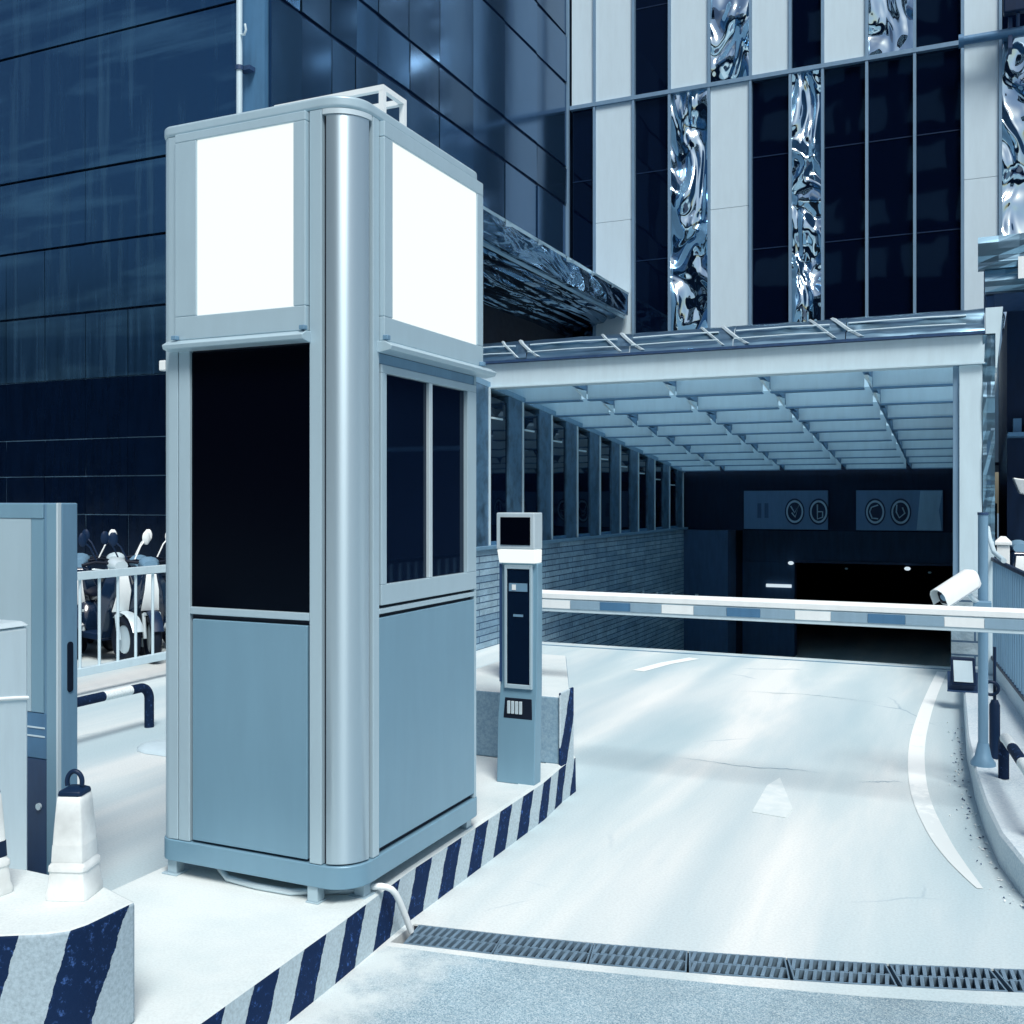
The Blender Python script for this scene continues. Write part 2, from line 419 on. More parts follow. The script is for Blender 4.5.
# ------------------------------------------------------------------ ground
def nearL(x): return 3.318 + (x + 1.93) * .155 + .048 * (x + 1.93) ** 2      # near edge of the drain
def farL(x): return nearL(x) + .185
struct(obj('ground', MB().add([(-150, -150, -.12), (150, -150, -.12), (150, 10.9, -.12), (-150, 10.9, -.12)], [(0, 1, 2, 3)])
    .add([(-150, 10.9, -.12), (-5.3, 10.9, -.12), (-5.3, 150, -.12), (-150, 150, -.12)], [(0, 1, 2, 3)])
    .add([(.35, 10.9, -.12), (150, 10.9, -.12), (150, 150, -.12), (.35, 150, -.12)], [(0, 1, 2, 3)]), M['ground'], smooth=0))
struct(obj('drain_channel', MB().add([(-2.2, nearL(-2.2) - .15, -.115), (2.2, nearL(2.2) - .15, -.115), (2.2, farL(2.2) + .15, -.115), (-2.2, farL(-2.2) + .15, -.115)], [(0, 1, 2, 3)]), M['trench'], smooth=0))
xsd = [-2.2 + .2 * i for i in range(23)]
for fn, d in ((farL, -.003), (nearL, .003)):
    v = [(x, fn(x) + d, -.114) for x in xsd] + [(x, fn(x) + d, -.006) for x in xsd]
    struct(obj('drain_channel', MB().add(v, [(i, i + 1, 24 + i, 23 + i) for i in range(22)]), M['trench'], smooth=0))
# asphalt in front of the drain, with a pale concrete lip along the grates
def grid_poly(name, poly, z, mat):
    return struct(obj(name, MB().prism(poly, z - .1, z), mat, smooth=0))
grid_poly('road', [(-40, -40), (40, -40), (40, nearL(2.2) - .16), (2.2, nearL(2.2) - .16), (1.0, nearL(1.0) - .12), (.2, nearL(.2) - .105), (-.35, nearL(-.35) - .085), (-.9, nearL(-.9) - .06), (-1.4, nearL(-1.4) - .05), (-2.0, nearL(-2.0) - .03), (-2.0, 1.2), (-40, 1.2)], 0, M['asphalt'])
grid_poly('drain_lip', [(2.2, nearL(2.2) - .16), ] + [(x, nearL(x)) for x in (2.2, 1.7, 1.2, .8, .4, 0, -.4, -.8, -1.2, -1.6, -2.0)] + [(-2.0, nearL(-2.0) - .03), (-1.4, nearL(-1.4) - .05), (-.9, nearL(-.9) - .06), (-.35, nearL(-.35) - .085), (.2, nearL(.2) - .105), (1.0, nearL(1.0) - .12)], .001, M['driveway'])
grid_poly('driveway', [(x, farL(x)) for x in (-2.0, -1.6, -1.2, -.8, -.4, 0, .4, .8, 1.2, 1.7, 2.2)] + [ (2.2, nearL(2.2) - .16), (40, nearL(2.2) - .16), (40, 10.9), (-5.3, 10.9), (-5.3, 5.55), (-2.0, 5.55)], 0, M['driveway'])
grid_poly('forecourt', [(-40, 1.2), (-2.0, 1.2), (-2.0, 5.55), (-5.3, 5.55), (-5.3, 10.9), (-40, 10.9)], 0, M['driveway'])
# ramp down into the garage
rp = MB(); ys = [10.9, 11.3, 11.8, 13, 15, 17, 18.4, 19.2, 20, 28]; zs = [0, -.035, -.11, -.31, -.65, -.99, -1.21, -1.31, -1.36, -1.40]
v = []; f = []
for y, z in zip(ys, zs): v += [(-5.3, y, z), (.35, y, z), (-5.3, y, z - .2), (.35, y, z - .2)]
for i in range(len(ys) - 1):
    a = 4 * i; b = a + 4; f += [(a, a + 1, b + 1, b), (a + 2, b + 2, b + 3, a + 3)]
struct(obj('ramp', rp.add(v, f), M['driveway'], smooth=0))
# crest channel, a thin worn line across the lane
struct(obj('lane_arrow', MB().prism([(-1.10, 6.02), (-1.08, 5.48), (-.90, 5.45), (-.89, 5.62), (-1.06, 6.22)], .001, .004), M['worn_line'], smooth=0))
struct(obj('road_line', MB().prism([(-4.9, 10.80), (-.2, 10.86), (-.2, 10.895), (-4.9, 10.84)], .001, .005), M['steel_mid'], smooth=0))
def strip(name, pts, wd, z=.003, mat='line'):
    if len(pts) > 3:          # smooth the polyline
        q = []; ww2 = []
        for i in range(len(pts) - 1):
            p0, p1, p2, p3 = pts[max(i - 1, 0)], pts[i], pts[i + 1], pts[min(i + 2, len(pts) - 1)]
            for k in range(6):
                t = k / 6
                q.append(tuple(.5 * (2 * b + (c - a) * t + (2 * a - 5 * b + 4 * c - d) * t * t + (3 * b - a - 3 * c + d) * t ** 3) for a, b, c, d in zip(p0, p1, p2, p3)))
                ww2.append(wd[i] + (wd[i + 1] - wd[i]) * t)
        pts, wd = q + [pts[-1]], ww2 + [wd[-1]]
    P = [Vector((x, y, 0)) for x, y in pts]; L = []; Rr = []
    for i, p in enumerate(P):
        t = (P[min(i + 1, len(P) - 1)] - P[max(i - 1, 0)]).normalized(); nrm = Vector((-t.y, t.x, 0))
        ww = wd[i] if isinstance(wd, list) else wd
        L.append(p + nrm * ww / 2); Rr.append(p - nrm * ww / 2)
    v = [(q.x, q.y, z) for q in L] + [(q.x, q.y, z) for q in Rr]; n = len(P)
    return struct(obj(name, MB().add(v, [(i, i + 1, n + i + 1, n + i) for i in range(n - 1)]), M[mat], smooth=0))
def crack(y, x0, x1, wd, sl):
    n = 26; pts = []; yy = 0
    for i in range(n + 1):
        yy += random.uniform(-.018, .018); pts.append((x0 + (x1 - x0) * i / n, y + yy + sl * i / n))
    ww = [wd * random.uniform(.25, 1.) * min(1, 4 * i / n, 4 * (n - i) / n) + .001 for i in range(n + 1)]
    P = [((x, y_ - w_ / 2, .0025), (x, y_ + w_ / 2, .0025)) for (x, y_), w_ in zip(pts, ww)]
    v = [a for a, b in P] + [b for a, b in P]
    return struct(obj('road_crack', MB().add(v, [(i, i + 1, n + 2 + i, n + 1 + i) for i in range(n)]), M['plinth'], smooth=0))
crack(6.45, -1.75, -.85, .009, .10); crack(6.35, -.62, -.38, .010, .02); crack(8.9, -1.9, -.7, .010, .05)
strip('road_line', [(-.29, 10.7), (-.33, 9.6), (-.355, 8.6), (-.36, 7.6), (-.33, 6.8), (-.27, 6.1), (-.17, 5.5), (-.08, 5.12), (.02, 4.80)], [.09, .09, .095, .10, .10, .095, .09, .07, .025])
strip('road_line', [(-2.98, 9.55), (-2.86, 10.1), (-2.68, 10.55)], .13)

# ------------------------------------------------------------------ traffic island, striped kerb
KX = [(-1.90, .9), (-1.97, 2.2), (-2.0, 3.0), (-2.03, 3.5), (-2.035, 4.9), (-2.065, 5.25), (-2.07, 5.46)]
inner = [(x - .10, y) for x, y in KX]
struct(obj('traffic_island', MB().prism([(-2.94, .9)] + inner + [(-2.94, 5.5)], -.05, .2), M['island'], smooth=0))
kb = MB(); n = len(KX)
v = [(x, y, -.05) for x, y in KX] + [(x - .004, y, .192) for x, y in KX] + [(x - .014, y, .204) for x, y in KX] + [(x - .10, y, .204) for x, y in KX] + [(x - .10, y, -.05) for x, y in KX]
for r_ in range(4):
    kb.add([], [])
fs = []; mi = []
for r_ in range(4):
    for i in range(n - 1):
        fs.append((r_ * n + i, r_ * n + i + 1, (r_ + 1) * n + i + 1, (r_ + 1) * n + i)); mi.append(0 if r_ == 0 else 1)
kb.v = v; kb.f = [list(q) for q in fs]; kb.mi = mi
kb.f.append([0, n, 2 * n, 3 * n, 4 * n]); kb.mi.append(0)
kb.f.append([n - 1, 2 * n - 1, 3 * n - 1, 4 * n - 1, 5 * n - 1]); kb.mi.append(0)
tag(obj('kerb', kb, [M['kerb_stripes'], M['island']], smooth=0), 'low kerb with slanted dark and pale stripes along the booth island', 'kerb')

# raised block behind the ticket machine
pl = thing('concrete_plinth', 'raised pale concrete plinth with tapered end behind the ticket machine', 'plinth', (-2.5, 5.9, 0))
obj('base_block', MB().prism([(-2.93, 5.24), (-2.085, 5.24), (-2.085, 5.40), (-2.60, 6.66), (-2.93, 6.66)], .2, .575, 0, 1), [M['plinth'], M['island']], pl, bev=.012)  # darker grey on the sides, pale concrete on top
obj('base_footing', MB().prism([(-2.93, 5.51), (-2.14, 5.51), (-2.615, 6.65), (-2.92, 6.65)], -.02, .198), M['stone'], pl)
obj('end_plate', MB().prism([(-2.084, 5.225), (-2.071, 5.225), (-2.071, 5.43), (-2.084, 5.43)], .0, .60), M['kerb_stripes'], pl, bev=.006)

# ------------------------------------------------------------------ security booth
BX0, BX1, BY0, BY1 = -2.902, -2.01, 3.07, 4.10
bo = thing('security_booth', 'tall pale blue metal security booth with lit blank sign boxes on top', 'security booth', (-2.44, 3.58, .2))
RC = .127
obj('core', MB().prism(rrect(BX0 + .02, BX1 - .02, BY0 + .02, BY1 - .02, RC - .015, q=.05), .30, 3.05), M['booth_core'], bo)
obj('base_frame', MB().prism(rrect(BX0 - .004, BX1 + .004, BY0 - .004, BY1 + .004, RC, q=.062), .262, .345), M['booth'], bo, bev=.005)
obj('roof_cap', MB().prism(rrect(BX0 - .004, BX1 + .004, BY0 - .004, BY1 + .004, RC, q=.062), 3.068, 3.112), M['booth_frame'], bo, bev=.012, seg=3)
obj('roof_top', MB().prism(rrect(BX0 + .09, BX1 - .09, BY0 + .09, BY1 - .09, RC), 3.108, 3.125), M['booth_frame'], bo)
def quarter(cx, cy, a0, a1, r, th=.012):
    n = 14; o_, i_ = [], []
    for k in range(n + 1):
        a = R(a0 + (a1 - a0) * k / n)
        o_.append((cx + r * math.cos(a), cy + r * math.sin(a))); i_.append((cx + (r - th) * math.cos(a), cy + (r - th) * math.sin(a)))
    return o_ + i_[::-1]
for cx, cy, a in ((BX1 - RC, BY0 + RC, -90), (BX0 + RC, BY0 + RC, 180), (BX1 - RC, BY1 - RC, 0), (BX0 + RC, BY1 - RC, 90)):
    if a == -90: ro, a0, a1, rr = RC, a + 6, a + 84, 0
    else: ro, a0, a1 = RC - .002, a + 2, a + 88
    if a != -90:       # slimmer columns at the other corners
        rr_ = .062
        ccx = BX0 + rr_ if cx < -2.4 else BX1 - rr_; ccy = BY0 + rr_ if cy < 3.5 else BY1 - rr_
        obj('corner_column', MB().prism(quarter(ccx, ccy, a0, a1, rr_, .02), .347, 3.066), M['booth_frame'], bo, smooth=40)
    else:
        obj('corner_column', MB().prism(quarter(cx, cy, a0, a1, RC - .003), .352, 3.045), M['booth_col'], bo, smooth=40)
# the slanted little cap lip over the round column
obj('column_lip', MB().prism(quarter(BX1 - RC, BY0 + RC, -90, 0, RC + .001, .03), 3.047, 3.066), M['alu'], bo, smooth=40)
# stiles and rails
def panelF(x0, x1, z0, z1, d, mat, name, bev=.003, back=.03):      # on the front face (faces -Y)
    return obj(name, box(x0, x1, BY0 - d, BY0 + back, z0, z1), mat, bo, bev=bev)
def panelR(y0, y1, z0, z1, d, mat, name, bev=.003, back=.03):      # on the right face (faces +X)
    return obj(name, box(BX1 - back, BX1 + d, y0, y1, z0, z1), mat, bo, bev=bev)
F_, P_ = M['booth_frame'], M['booth']
panelF(-2.854, -2.808, .347, 3.066, 0, F_, 'stile'); panelF(-2.803, -2.750, .347, 3.066, 0, F_, 'stile'); panelF(-2.193, -2.141, .347, 3.066, .002, F_, 'stile')
panelR(3.204, 3.247, .347, 3.066, .002, F_, 'stile'); panelR(4.058, 4.098 - .058, .347, 3.066, 0, F_, 'stile') if False else None
panelF(-2.748, -2.195, 1.222, 1.250, 0, F_, 'mid_rail')
panelF(-2.738, -2.205, .355, 1.204, -.002, P_, 'lower_panel', .004)
panelF(-2.748, -2.195, 1.252, 2.226, -.012, M['black_pane'], 'front_window', 0)
panelR(3.254, 4.046, .366, 1.222, -.002, P_, 'lower_panel', .004)
obj('stile', box(BX1 - .03, BX1, 4.058, 4.10 - .064 + .02, .347, 3.066), F_, bo, bev=.003)
panelR(3.204, 4.046, .347, .366, 0, F_, 'bottom_rail') if False else None
panelR(3.249, 4.056, 1.236, 1.256, 0, F_, 'mid_rail')
# right-hand sliding window
wr = obj('sliding_window', MB().box(BX1 - .03, BX1 + .004, 3.26, 4.050, 1.268, 1.345).box(BX1 - .03, BX1 + .004, 3.26, 4.050, 2.134, 2.165)
    .box(BX1 - .03, BX1 + .004, 3.26, 3.297, 1.345, 2.134).box(BX1 - .03, BX1 + .004, 3.968, 4.050, 1.345, 2.134), F_, bo, bev=.003)
obj('sash_bar', box(BX1 - .028, BX1 + .002, 3.628, 3.655, 1.346, 2.133), M['alu'], wr, bev=.002)
obj('pane', box(BX1 - .029, BX1 - .012, 3.298, 3.627, 1.346, 2.133), M['booth_glass'], wr)
obj('pane', box(BX1 - .029, BX1 - .016, 3.656, 3.967, 1.346, 2.133), M['booth_glass'], wr)
obj('window_head', box(BX1 - .03, BX1 - .004, 3.25, 4.055, 2.167, 2.205), M['steel_mid'], bo)
# sign boxes
def sign(face):
    mb = MB(); d = .022
    if face == 'F':
        a0, a1, z0, z1 = -2.803, -2.197, 2.272, 3.064; s0, s1, t0, t1 = -2.698, -2.250, 2.362, 3.030
        B = lambda u0, u1, w0, w1, e0, e1: mb.box(u0, u1, BY0 - e1, BY0 - e0, w0, w1)
    else:
        a0, a1, z0, z1 = 3.25, 4.085, 2.25, 3.064; s0, s1, t0, t1 = 3.311, 4.026, 2.34, 3.006
        B = lambda u0, u1, w0, w1, e0, e1: mb.box(BX1 + e0, BX1 + e1, u0, u1, w0, w1)
    B(a0, a1, z0, t0, -.02, d); B(a0, a1, t1, z1, -.02, d); B(a0, s0, t0, t1, -.02, d); B(s1, a1, t0, t1, -.02, d)
    sb = obj('sign_box', mb, F_, bo, bev=.004)
    mb = MB()
    if face == 'F': mb.box(s0 + .001, s1 - .001, BY0 - .016, BY0, t0 + .001, t1 - .001)
    else: mb.box(BX1, BX1 + .016, s0 + .001, s1 - .001, t0 + .001, t1 - .001)
    obj('lit_face', mb, M['screen'], sb)
    # drip sill below
    if face == 'F':
        prof = [(0.01, 2.232), (-.012, 2.228), (-.052, 2.236), (-.058, 2.252), (-.03, 2.269), (.01, 2.270)]
        rings = [[(x, BY0 + p, z) for p, z in prof] for x in (-2.835, -2.186)]
    else:
        prof = [(-.01, 2.208), (.012, 2.204), (.058, 2.212), (.064, 2.228), (.035, 2.246), (-.01, 2.248)]
        rings = [[(BX1 + p, y, z) for p, z in prof] for y in (3.232, 4.135)]
    obj('sill', MB().loft(rings), F_, sb, bev=.003)
    for u in ((-2.79, -2.197) if face == 'F' else (3.245, 4.05)):
        m2 = MB()
        if face == 'F': m2.box(u - .012, u + .012, BY0 - .045, BY0 - .023, 2.272, 2.288)
        else: m2.box(BX1 + .023, BX1 + .045, u - .012, u + .012, 2.250, 2.268)
        obj('hinge', m2, M['steel_mid'], sb, bev=.003)
sign('F'); sign('R')
# back and left walls
obj('side_panel', box(BX0, BX0 + .03, 3.14, 4.03, .36, 3.06), P_, bo, bev=.004)
obj('back_panel', box(-2.80, -2.08, BY1 - .03, BY1, .36, 3.06), P_, bo, bev=.004)
# feet
for x, y, plate in ((-2.855, 3.09, 1), (-2.185, 3.075, 0), (-2.06, 3.19, 1), (-2.07, 4.04, 0), (-2.80, 4.04, 1)):
    m2 = MB().box(x - .022, x + .022, y, y + .045, .206, .2615)
    if plate: m2.box(x - .04, x + .034, y - .014, y + .06, .2, .206)
    else: m2.box(x - .028, x + .028, y - .004, y + .05, .2, .206)
    obj('foot', m2, F_, bo, bev=.002)
# roof frame for a condenser
rf = MB(); t_ = .011
def bar(mb, a, b, t=.011):
    a, b = Vector(a), Vector(b)
    lo = [min(a[i], b[i]) - t for i in range(3)]; hi = [max(a[i], b[i]) + t for i in range(3)]
    return mb.box(lo[0], hi[0], lo[1], hi[1], lo[2], hi[2])
x0, x1, y0, y1, z0, z1 = -2.66, -2.15, 3.50, 3.66, 3.13, 3.30
for z in (z0, z1):
    bar(rf, (x0, y0, z), (x1, y0, z)); bar(rf, (x0, y1, z), (x1, y1, z))
    bar(rf, (x0, y0 + .023, z), (x0, y1 - .023, z)); bar(rf, (x1, y0 + .023, z), (x1, y1 - .023, z))
for x in (x0, x1):
    for y in (y0, y1): bar(rf, (x, y, z0 + .023), (x, y, z1 - .023))
obj('roof_frame', rf, M['white'], bo)
obj('junction_box', box(BX0 - .03, BX0 + .002, 3.10, 3.13, 2.17, 2.21), M['white'], bo, bev=.004)
# cables under and beside the booth
tag(obj('conduit', MB().tube([(-2.75, 3.35, .245), (-2.68, 3.15, .240), (-2.60, 3.115, .214), (-2.45, 3.10, .213), (-2.3, 3.105, .213), (-2.05, 3.24, .213)], .013, 10), M['alu'], smooth=60), 'thin pale cable lying under the booth base frame', 'cable')
tag(obj('hose', MB().tube([(-2.09, 3.27, .218), (-2.03, 3.245, .227), (-2.005, 3.254, .229), (-1.988, 3.266, .224), (-1.977, 3.282, .212), (-1.970, 3.30, .19), (-1.967, 3.325, .15), (-1.968, 3.37, .08), (-1.962, 3.40, .012)], .012, 10), M['white'], smooth=60), 'white hose bending over the striped kerb towards the drain', 'hose')

# ------------------------------------------------------------------ ticket machine
tm = thing('ticket_machine', 'slim pale blue ticket machine with black screen and white light band', 'ticket machine', (-2.15, 4.95, .2))
TX0, TX1, TY = -2.258, -2.043, 4.80
obj('body', MB().loft([[(TX0, TY - .004, .2), (TX1 - .004, TY - .004, .2), (TX1 - .004, TY + .085, .2), (TX0, TY + .085, .2)], [(TX0 + .004, TY, .52), (TX1, TY, .52), (TX1, TY + .085, .52), (TX0 + .004, TY + .085, .52)],
    [(TX0 + .012, TY + .012, .68), (TX1 + .004, TY + .012, .68), (TX1 + .004, TY + .085, .68), (TX0 + .012, TY + .085, .68)], [(TX0 + .016, TY + .02, 1.335), (TX1 + .006, TY + .02, 1.335), (TX1 + .006, TY + .085, 1.335), (TX0 + .016, TY + .085, 1.335)]]), M['booth'], tm, bev=.005)
obj('light_band', MB().loft([[(TX0 + .018, TY - .012, 1.337), (TX1 + .004, TY - .012, 1.337), (TX1 + .004, TY + .08, 1.337), (TX0 + .018, TY + .08, 1.337)], [(TX0 + .014, TY - .03, 1.405), (TX1 + .006, TY - .03, 1.405), (TX1 + .006, TY + .08, 1.405), (TX0 + .014, TY + .08, 1.405)]]), M['screen'], tm, bev=.004)
hd = obj('screen_housing', MB().box(TX0 + .01, TX1 + .008, TY - .03, TY + .08, 1.407, 1.595), M['alu'], tm, bev=.006)
obj('screen', box(TX0 + .035, TX1 - .014, TY - .034, TY - .028, 1.430, 1.572), M['black_pane'], hd)
dr = MB(); a, b = TX0 + .042, TX1 - .018
dr.box(a, a + .014, TY - .002, TY + .02, .69, 1.325).box(b - .014, b, TY - .002, TY + .02, .69, 1.325).box(a + .014, b - .014, TY - .002, TY + .02, 1.305, 1.325).box(a + .014, b - .014, TY - .002, TY + .02, .69, .712)
fr = obj('front_frame', dr, M['booth_frame'], tm, bev=.003)
obj('glass_front', box(a + .015, b - .015, TY + .004, TY + .018, .713, 1.304), M['booth_glass'], fr)
st = obj('label_strip', box(a + .026, b - .026, TY + .0, TY + .003, 1.19, 1.232), M['steel_mid'], fr)
obj('label_mark', MB().box(-2.172, -2.150, TY - .003, TY - .001, 1.197, 1.225), M['white'], st)
obj('slot', box(a + .05, b - .05, TY + .001, TY + .003, 1.06, 1.072), M['steel_mid'], fr)
kp = obj('keypad', MB().prism([(0, 0), (1, 0), (1, 1), (0, 1)], 0, 1) if False else MB().add([(TX0 + .036, TY - .001, .535), (TX1 - .016, TY - .001, .535), (TX1 - .022, TY + .006, .64), (TX0 + .042, TY + .006, .64), (TX0 + .036, TY + .03, .535), (TX1 - .016, TY + .03, .535), (TX1 - .022, TY + .03, .64), (TX0 + .042, TY + .03, .64)], [(0, 1, 2, 3), (4, 7, 6, 5), (0, 4, 5, 1), (3, 2, 6, 7), (0, 3, 7, 4), (1, 5, 6, 2)]), M['black'], tm, bev=.004)
for i in range(4):
    x = -2.198 + i * .022
    mbk = MB()
    mbk.box(x, x + .016, TY - .006, TY + .004, .56, .625)
    obj('speaker_bar', mbk, M['alu'], kp, bev=.002)
obj('side_trim', box(TX0 + .012, TX0 + .026, TY + .004, TY + .011, .72, 1.33), M['navy'], tm)

# ------------------------------------------------------------------ barrier gate
bg_ = thing('barrier_gate', 'lowered white barrier boom with grey and navy blocks across the driveway', 'barrier', (-2.58, 5.75, .575))
obj('cabinet', MB().box(-2.62, -2.42, 5.62, 5.79, .575, 1.24), M['booth'], bg_, bev=.012)
obj('cabinet_lid', MB().box(-2.625, -2.415, 5.615, 5.795, 1.243, 1.275), M['alu'], bg_, bev=.01)
obj('boom_clamp', MB().box(-2.425, -2.385, 5.655, 5.74, 1.0, 1.12), M['steel_mid'], bg_, bev=.006)
obj('boom', MB().loft([[(x, 5.70 + p, q) for p, q in ((-.028, 1.070), (.028, 1.070), (.028, 1.100), (.014, 1.118), (-.014, 1.118), (-.028, 1.100))] for x in (-2.44, .48)]), M['white'], bg_, bev=.004)
obj('boom_rail', MB().box(-2.44, .48, 5.678, 5.722, .992, 1.068), M['steel'], bg_, bev=.003)
pal = [M['white'], M['boom_grey'], M['midblue'], M['boom_grey']]
x = -2.375; i = 0
while x < .46:
    w_ = .186
    obj('reflector_band', MB().box(x + .001, min(x + w_ - .001, .478), 5.673, 5.679, 1.014, 1.062), pal[i % 4], bg_)
    x += w_; i += 1
for x in (-2.12, -1.96): pass

# ------------------------------------------------------------------ left foreground: block, cones, cabinets
blk = obj('concrete_block', MB().prism([(-3.3, 1.45), (-2.62, 1.66), (-2.30, 1.845), (-2.185, 1.912), (-2.148, 1.95), (-2.135, 2.0), (-2.135, 2.17), (-2.30, 2.22), (-2.62, 2.225), (-3.3, 2.12)], .2, .54, 0, 1), [M['block_stripes'], M['island']], bev=.012, smooth=30)
tag(blk, 'thick concrete block with dark and grey diagonal stripes and white top', 'concrete block')
struct(obj('island_apron', MB().prism([(-3.6, .9), (-2.945, .9), (-2.945, 2.3), (-3.6, 2.2)], -.05, .198), M['island'], smooth=0))

def make_cone(name, loc, label):
    t = thing(name, label, 'traffic cone', loc, 'white traffic cones on the concrete block')
    def sq(h, z, c=.28):
        q = h * c; p = [(-h + q, -h), (h - q, -h), (h - q * .3, -h + q * .3), (h, -h + q), (h, h - q), (h - q * .3, h - q * .3), (h - q, h), (-h + q, h), (-h + q * .3, h - q * .3), (-h, h - q), (-h, -h + q), (-h + q * .3, -h + q * .3)]
        return [Vector((x, y, z)) + Vector(loc) for x, y in p]
    obj('cone_body', MB().loft([sq(.061, 0), sq(.061, .018), sq(.057, .03), sq(.053, .075), sq(.056, .08), sq(.055, .092), sq(.049, .10), sq(.044, .19), sq(.039, .262), sq(.037, .28), sq(.032, .287)]), M['white_dirty'], t, bev=.002)
    obj('band', MB().loft([sq(.0492, .105), sq(.0470, .15)], caps=False), M['white_dirty'] , t)
    obj('top_cap', MB().loft([sq(.036, .285), sq(.034, .297), sq(.018, .306)]), M['dark'], t, bev=.003)
    mb = MB(); P = []
    for k in range(17):
        a = math.pi * (-.12 + 1.24 * k / 16); P.append(Vector(loc) + Vector((.0245 * math.cos(a) * .9, .0, .318 + .030 * math.sin(a))))
    obj('carry_ring', mb.tube(P, .007, 8), M['dark'], t, smooth=60)
    return t
c1 = make_cone('traffic_cone', (-2.335, 2.14, .54), 'white square traffic cone with dark ring handle beside the booth')
c1.rotation_euler = (0, 0, R(20))
c2 = dup(c1, (-2.57, 2.03, .54), R(-8), label='traffic cone cut by the left picture edge, with dark bands')
for ch in c2.children:
    if ch.name.startswith('band'):
        ch.data = ch.data.copy(); ch.data.materials[0] = M['dark']

# tall slab cabinet and white box
cb = thing('display_cabinet', 'tall thin blue metal cabinet with framed pale glass front', 'cabinet', (-3.66, 3.03, 0))
obj('cabinet_body', box(-4.0, -3.337, 2.992, 3.075, .02, 1.648), M['steel_mid'], cb, bev=.006)
fr = MB().box(-4.0, -3.43, 2.982, 2.9915, 1.585, 1.645).box(-3.405, -3.345, 2.978, 2.9915, .03, 1.645).box(-4.0, -3.95, 2.982, 2.9915, .75, 1.585)
obj('front_frame', fr, M['booth'], cb, bev=.003)
obj('glass_front', box(-3.949, -3.50, 2.985, 2.9912, .80, 1.584), M['booth_frame'], cb)
obj('glass_side', box(-3.498, -3.43, 2.986, 2.9912, .80, 1.584), M['booth'], cb)
obj('lower_door', box(-3.949, -3.41, 2.984, 2.9912, .03, .61), M['navy'], cb, bev=.002)
obj('mid_panel', box(-3.949, -3.41, 2.985, 2.9912, .615, .795), M['midblue'], cb)
obj('edge_bead', box(-3.345, -3.336, 2.972, 2.9915, .03, 1.648), M['alu'], cb, bev=.002)
hp = [(3.034 + .014 * math.cos(a), .985 + .088 * (1 if math.sin(a) > 0 else -1) + .014 * math.sin(a)) for a in [R(k * 15) for k in range(24)]]
obj('handle', MB().loft([[(x, y, z) for y, z in hp] for x in (-3.338, -3.333)]), M['black'], cb)
obj('door_lock', MB().tube([(-3.45, 2.984, .42), (-3.45, 2.976, .42)], .014, 14), M['alu'], cb, smooth=40)
for z in (.70, .735): obj('panel_line', box(-3.94, -3.42, 2.9825, 2.9848, z, z + .006), M['steel'], cb)
kb2 = thing('control_box', 'white metal box with curved seam in front of the blue cabinet', 'box', (-3.3, 2.32, 0))
obj('box_body', MB().box(-3.62, -3.035, 2.06, 2.58, .03, 1.215), M['alu'], kb2, bev=.012, seg=3)
obj('box_lid', MB().loft([[(-3.625, 2.055, 1.217), (-3.03, 2.055, 1.217), (-3.03, 2.585, 1.217), (-3.625, 2.585, 1.217)], [(-3.60, 2.07, 1.236), (-3.05, 2.07, 1.236), (-3.05, 2.565, 1.236), (-3.60, 2.565, 1.236)]]), M['alu'], kb2, bev=.006)
obj('seam_trim', MB().tube([(-3.034, 2.07 + .505 * k / 10, .955 + .03 * math.sin(k / 10 * math.pi * .9)) for k in range(11)], .007, 8), M['white'], kb2, smooth=60)
obj('box_foot', MB().box(-3.6, -3.06, 2.08, 2.56, 0, .032), M['navy'], kb2)

# ------------------------------------------------------------------ left background: fence, scooters, hoop, hump
def fence(name, label, p0, p1, z0, z1, pitch, mats, bar_r=.009, rail=.022, posts=(), ground=0.):
    t = thing(name, label, 'fence', ((p0[0] + p1[0]) / 2, (p0[1] + p1[1]) / 2, ground))
    P0, P1 = Vector((*p0, 0)), Vector((*p1, 0)); L = (P1 - P0).length; d = (P1 - P0) / L; nr = Vector((-d.y, d.x, 0))
    def rail_mb(z, h, wd):
        rings = []
        for p in (P0, P1):
            rings.append([p + nr * a + Vector((0, 0, z + b)) for a, b in ((-wd, -h), (wd, -h), (wd, h), (-wd, h))])
        return MB().loft(rings)
    obj('rail', rail_mb(z1, rail, rail * .9), mats[0], t, bev=.004); obj('rail', rail_mb(z0, rail, rail * .9), mats[1], t, bev=.004)
    n = int(L / pitch)
    for i in range(n + 1):
        p = P0 + d * (.06 + (L - .12) * i / n)
        obj('baluster', MB().tube([p + Vector((0, 0, z0 + rail)), p + Vector((0, 0, z1 - rail))], bar_r, 8), mats[2], t, smooth=60)
    for s in posts:
        p = P0 + d * s * L
        obj('post', MB().tube([p + Vector((0, 0, ground)), p + Vector((0, 0, z1 + .03))], .024, 10), mats[0], t, smooth=60)
    return t
fence('pedestrian_fence', 'pale steel railing with thin bars in front of parked scooters', (-6.86, 4.6), (-6.93, 9.2), .205, 1.02, .215, (M['steel'], M['steel'], M['steel']), .013, .034, (0, .29, 1))

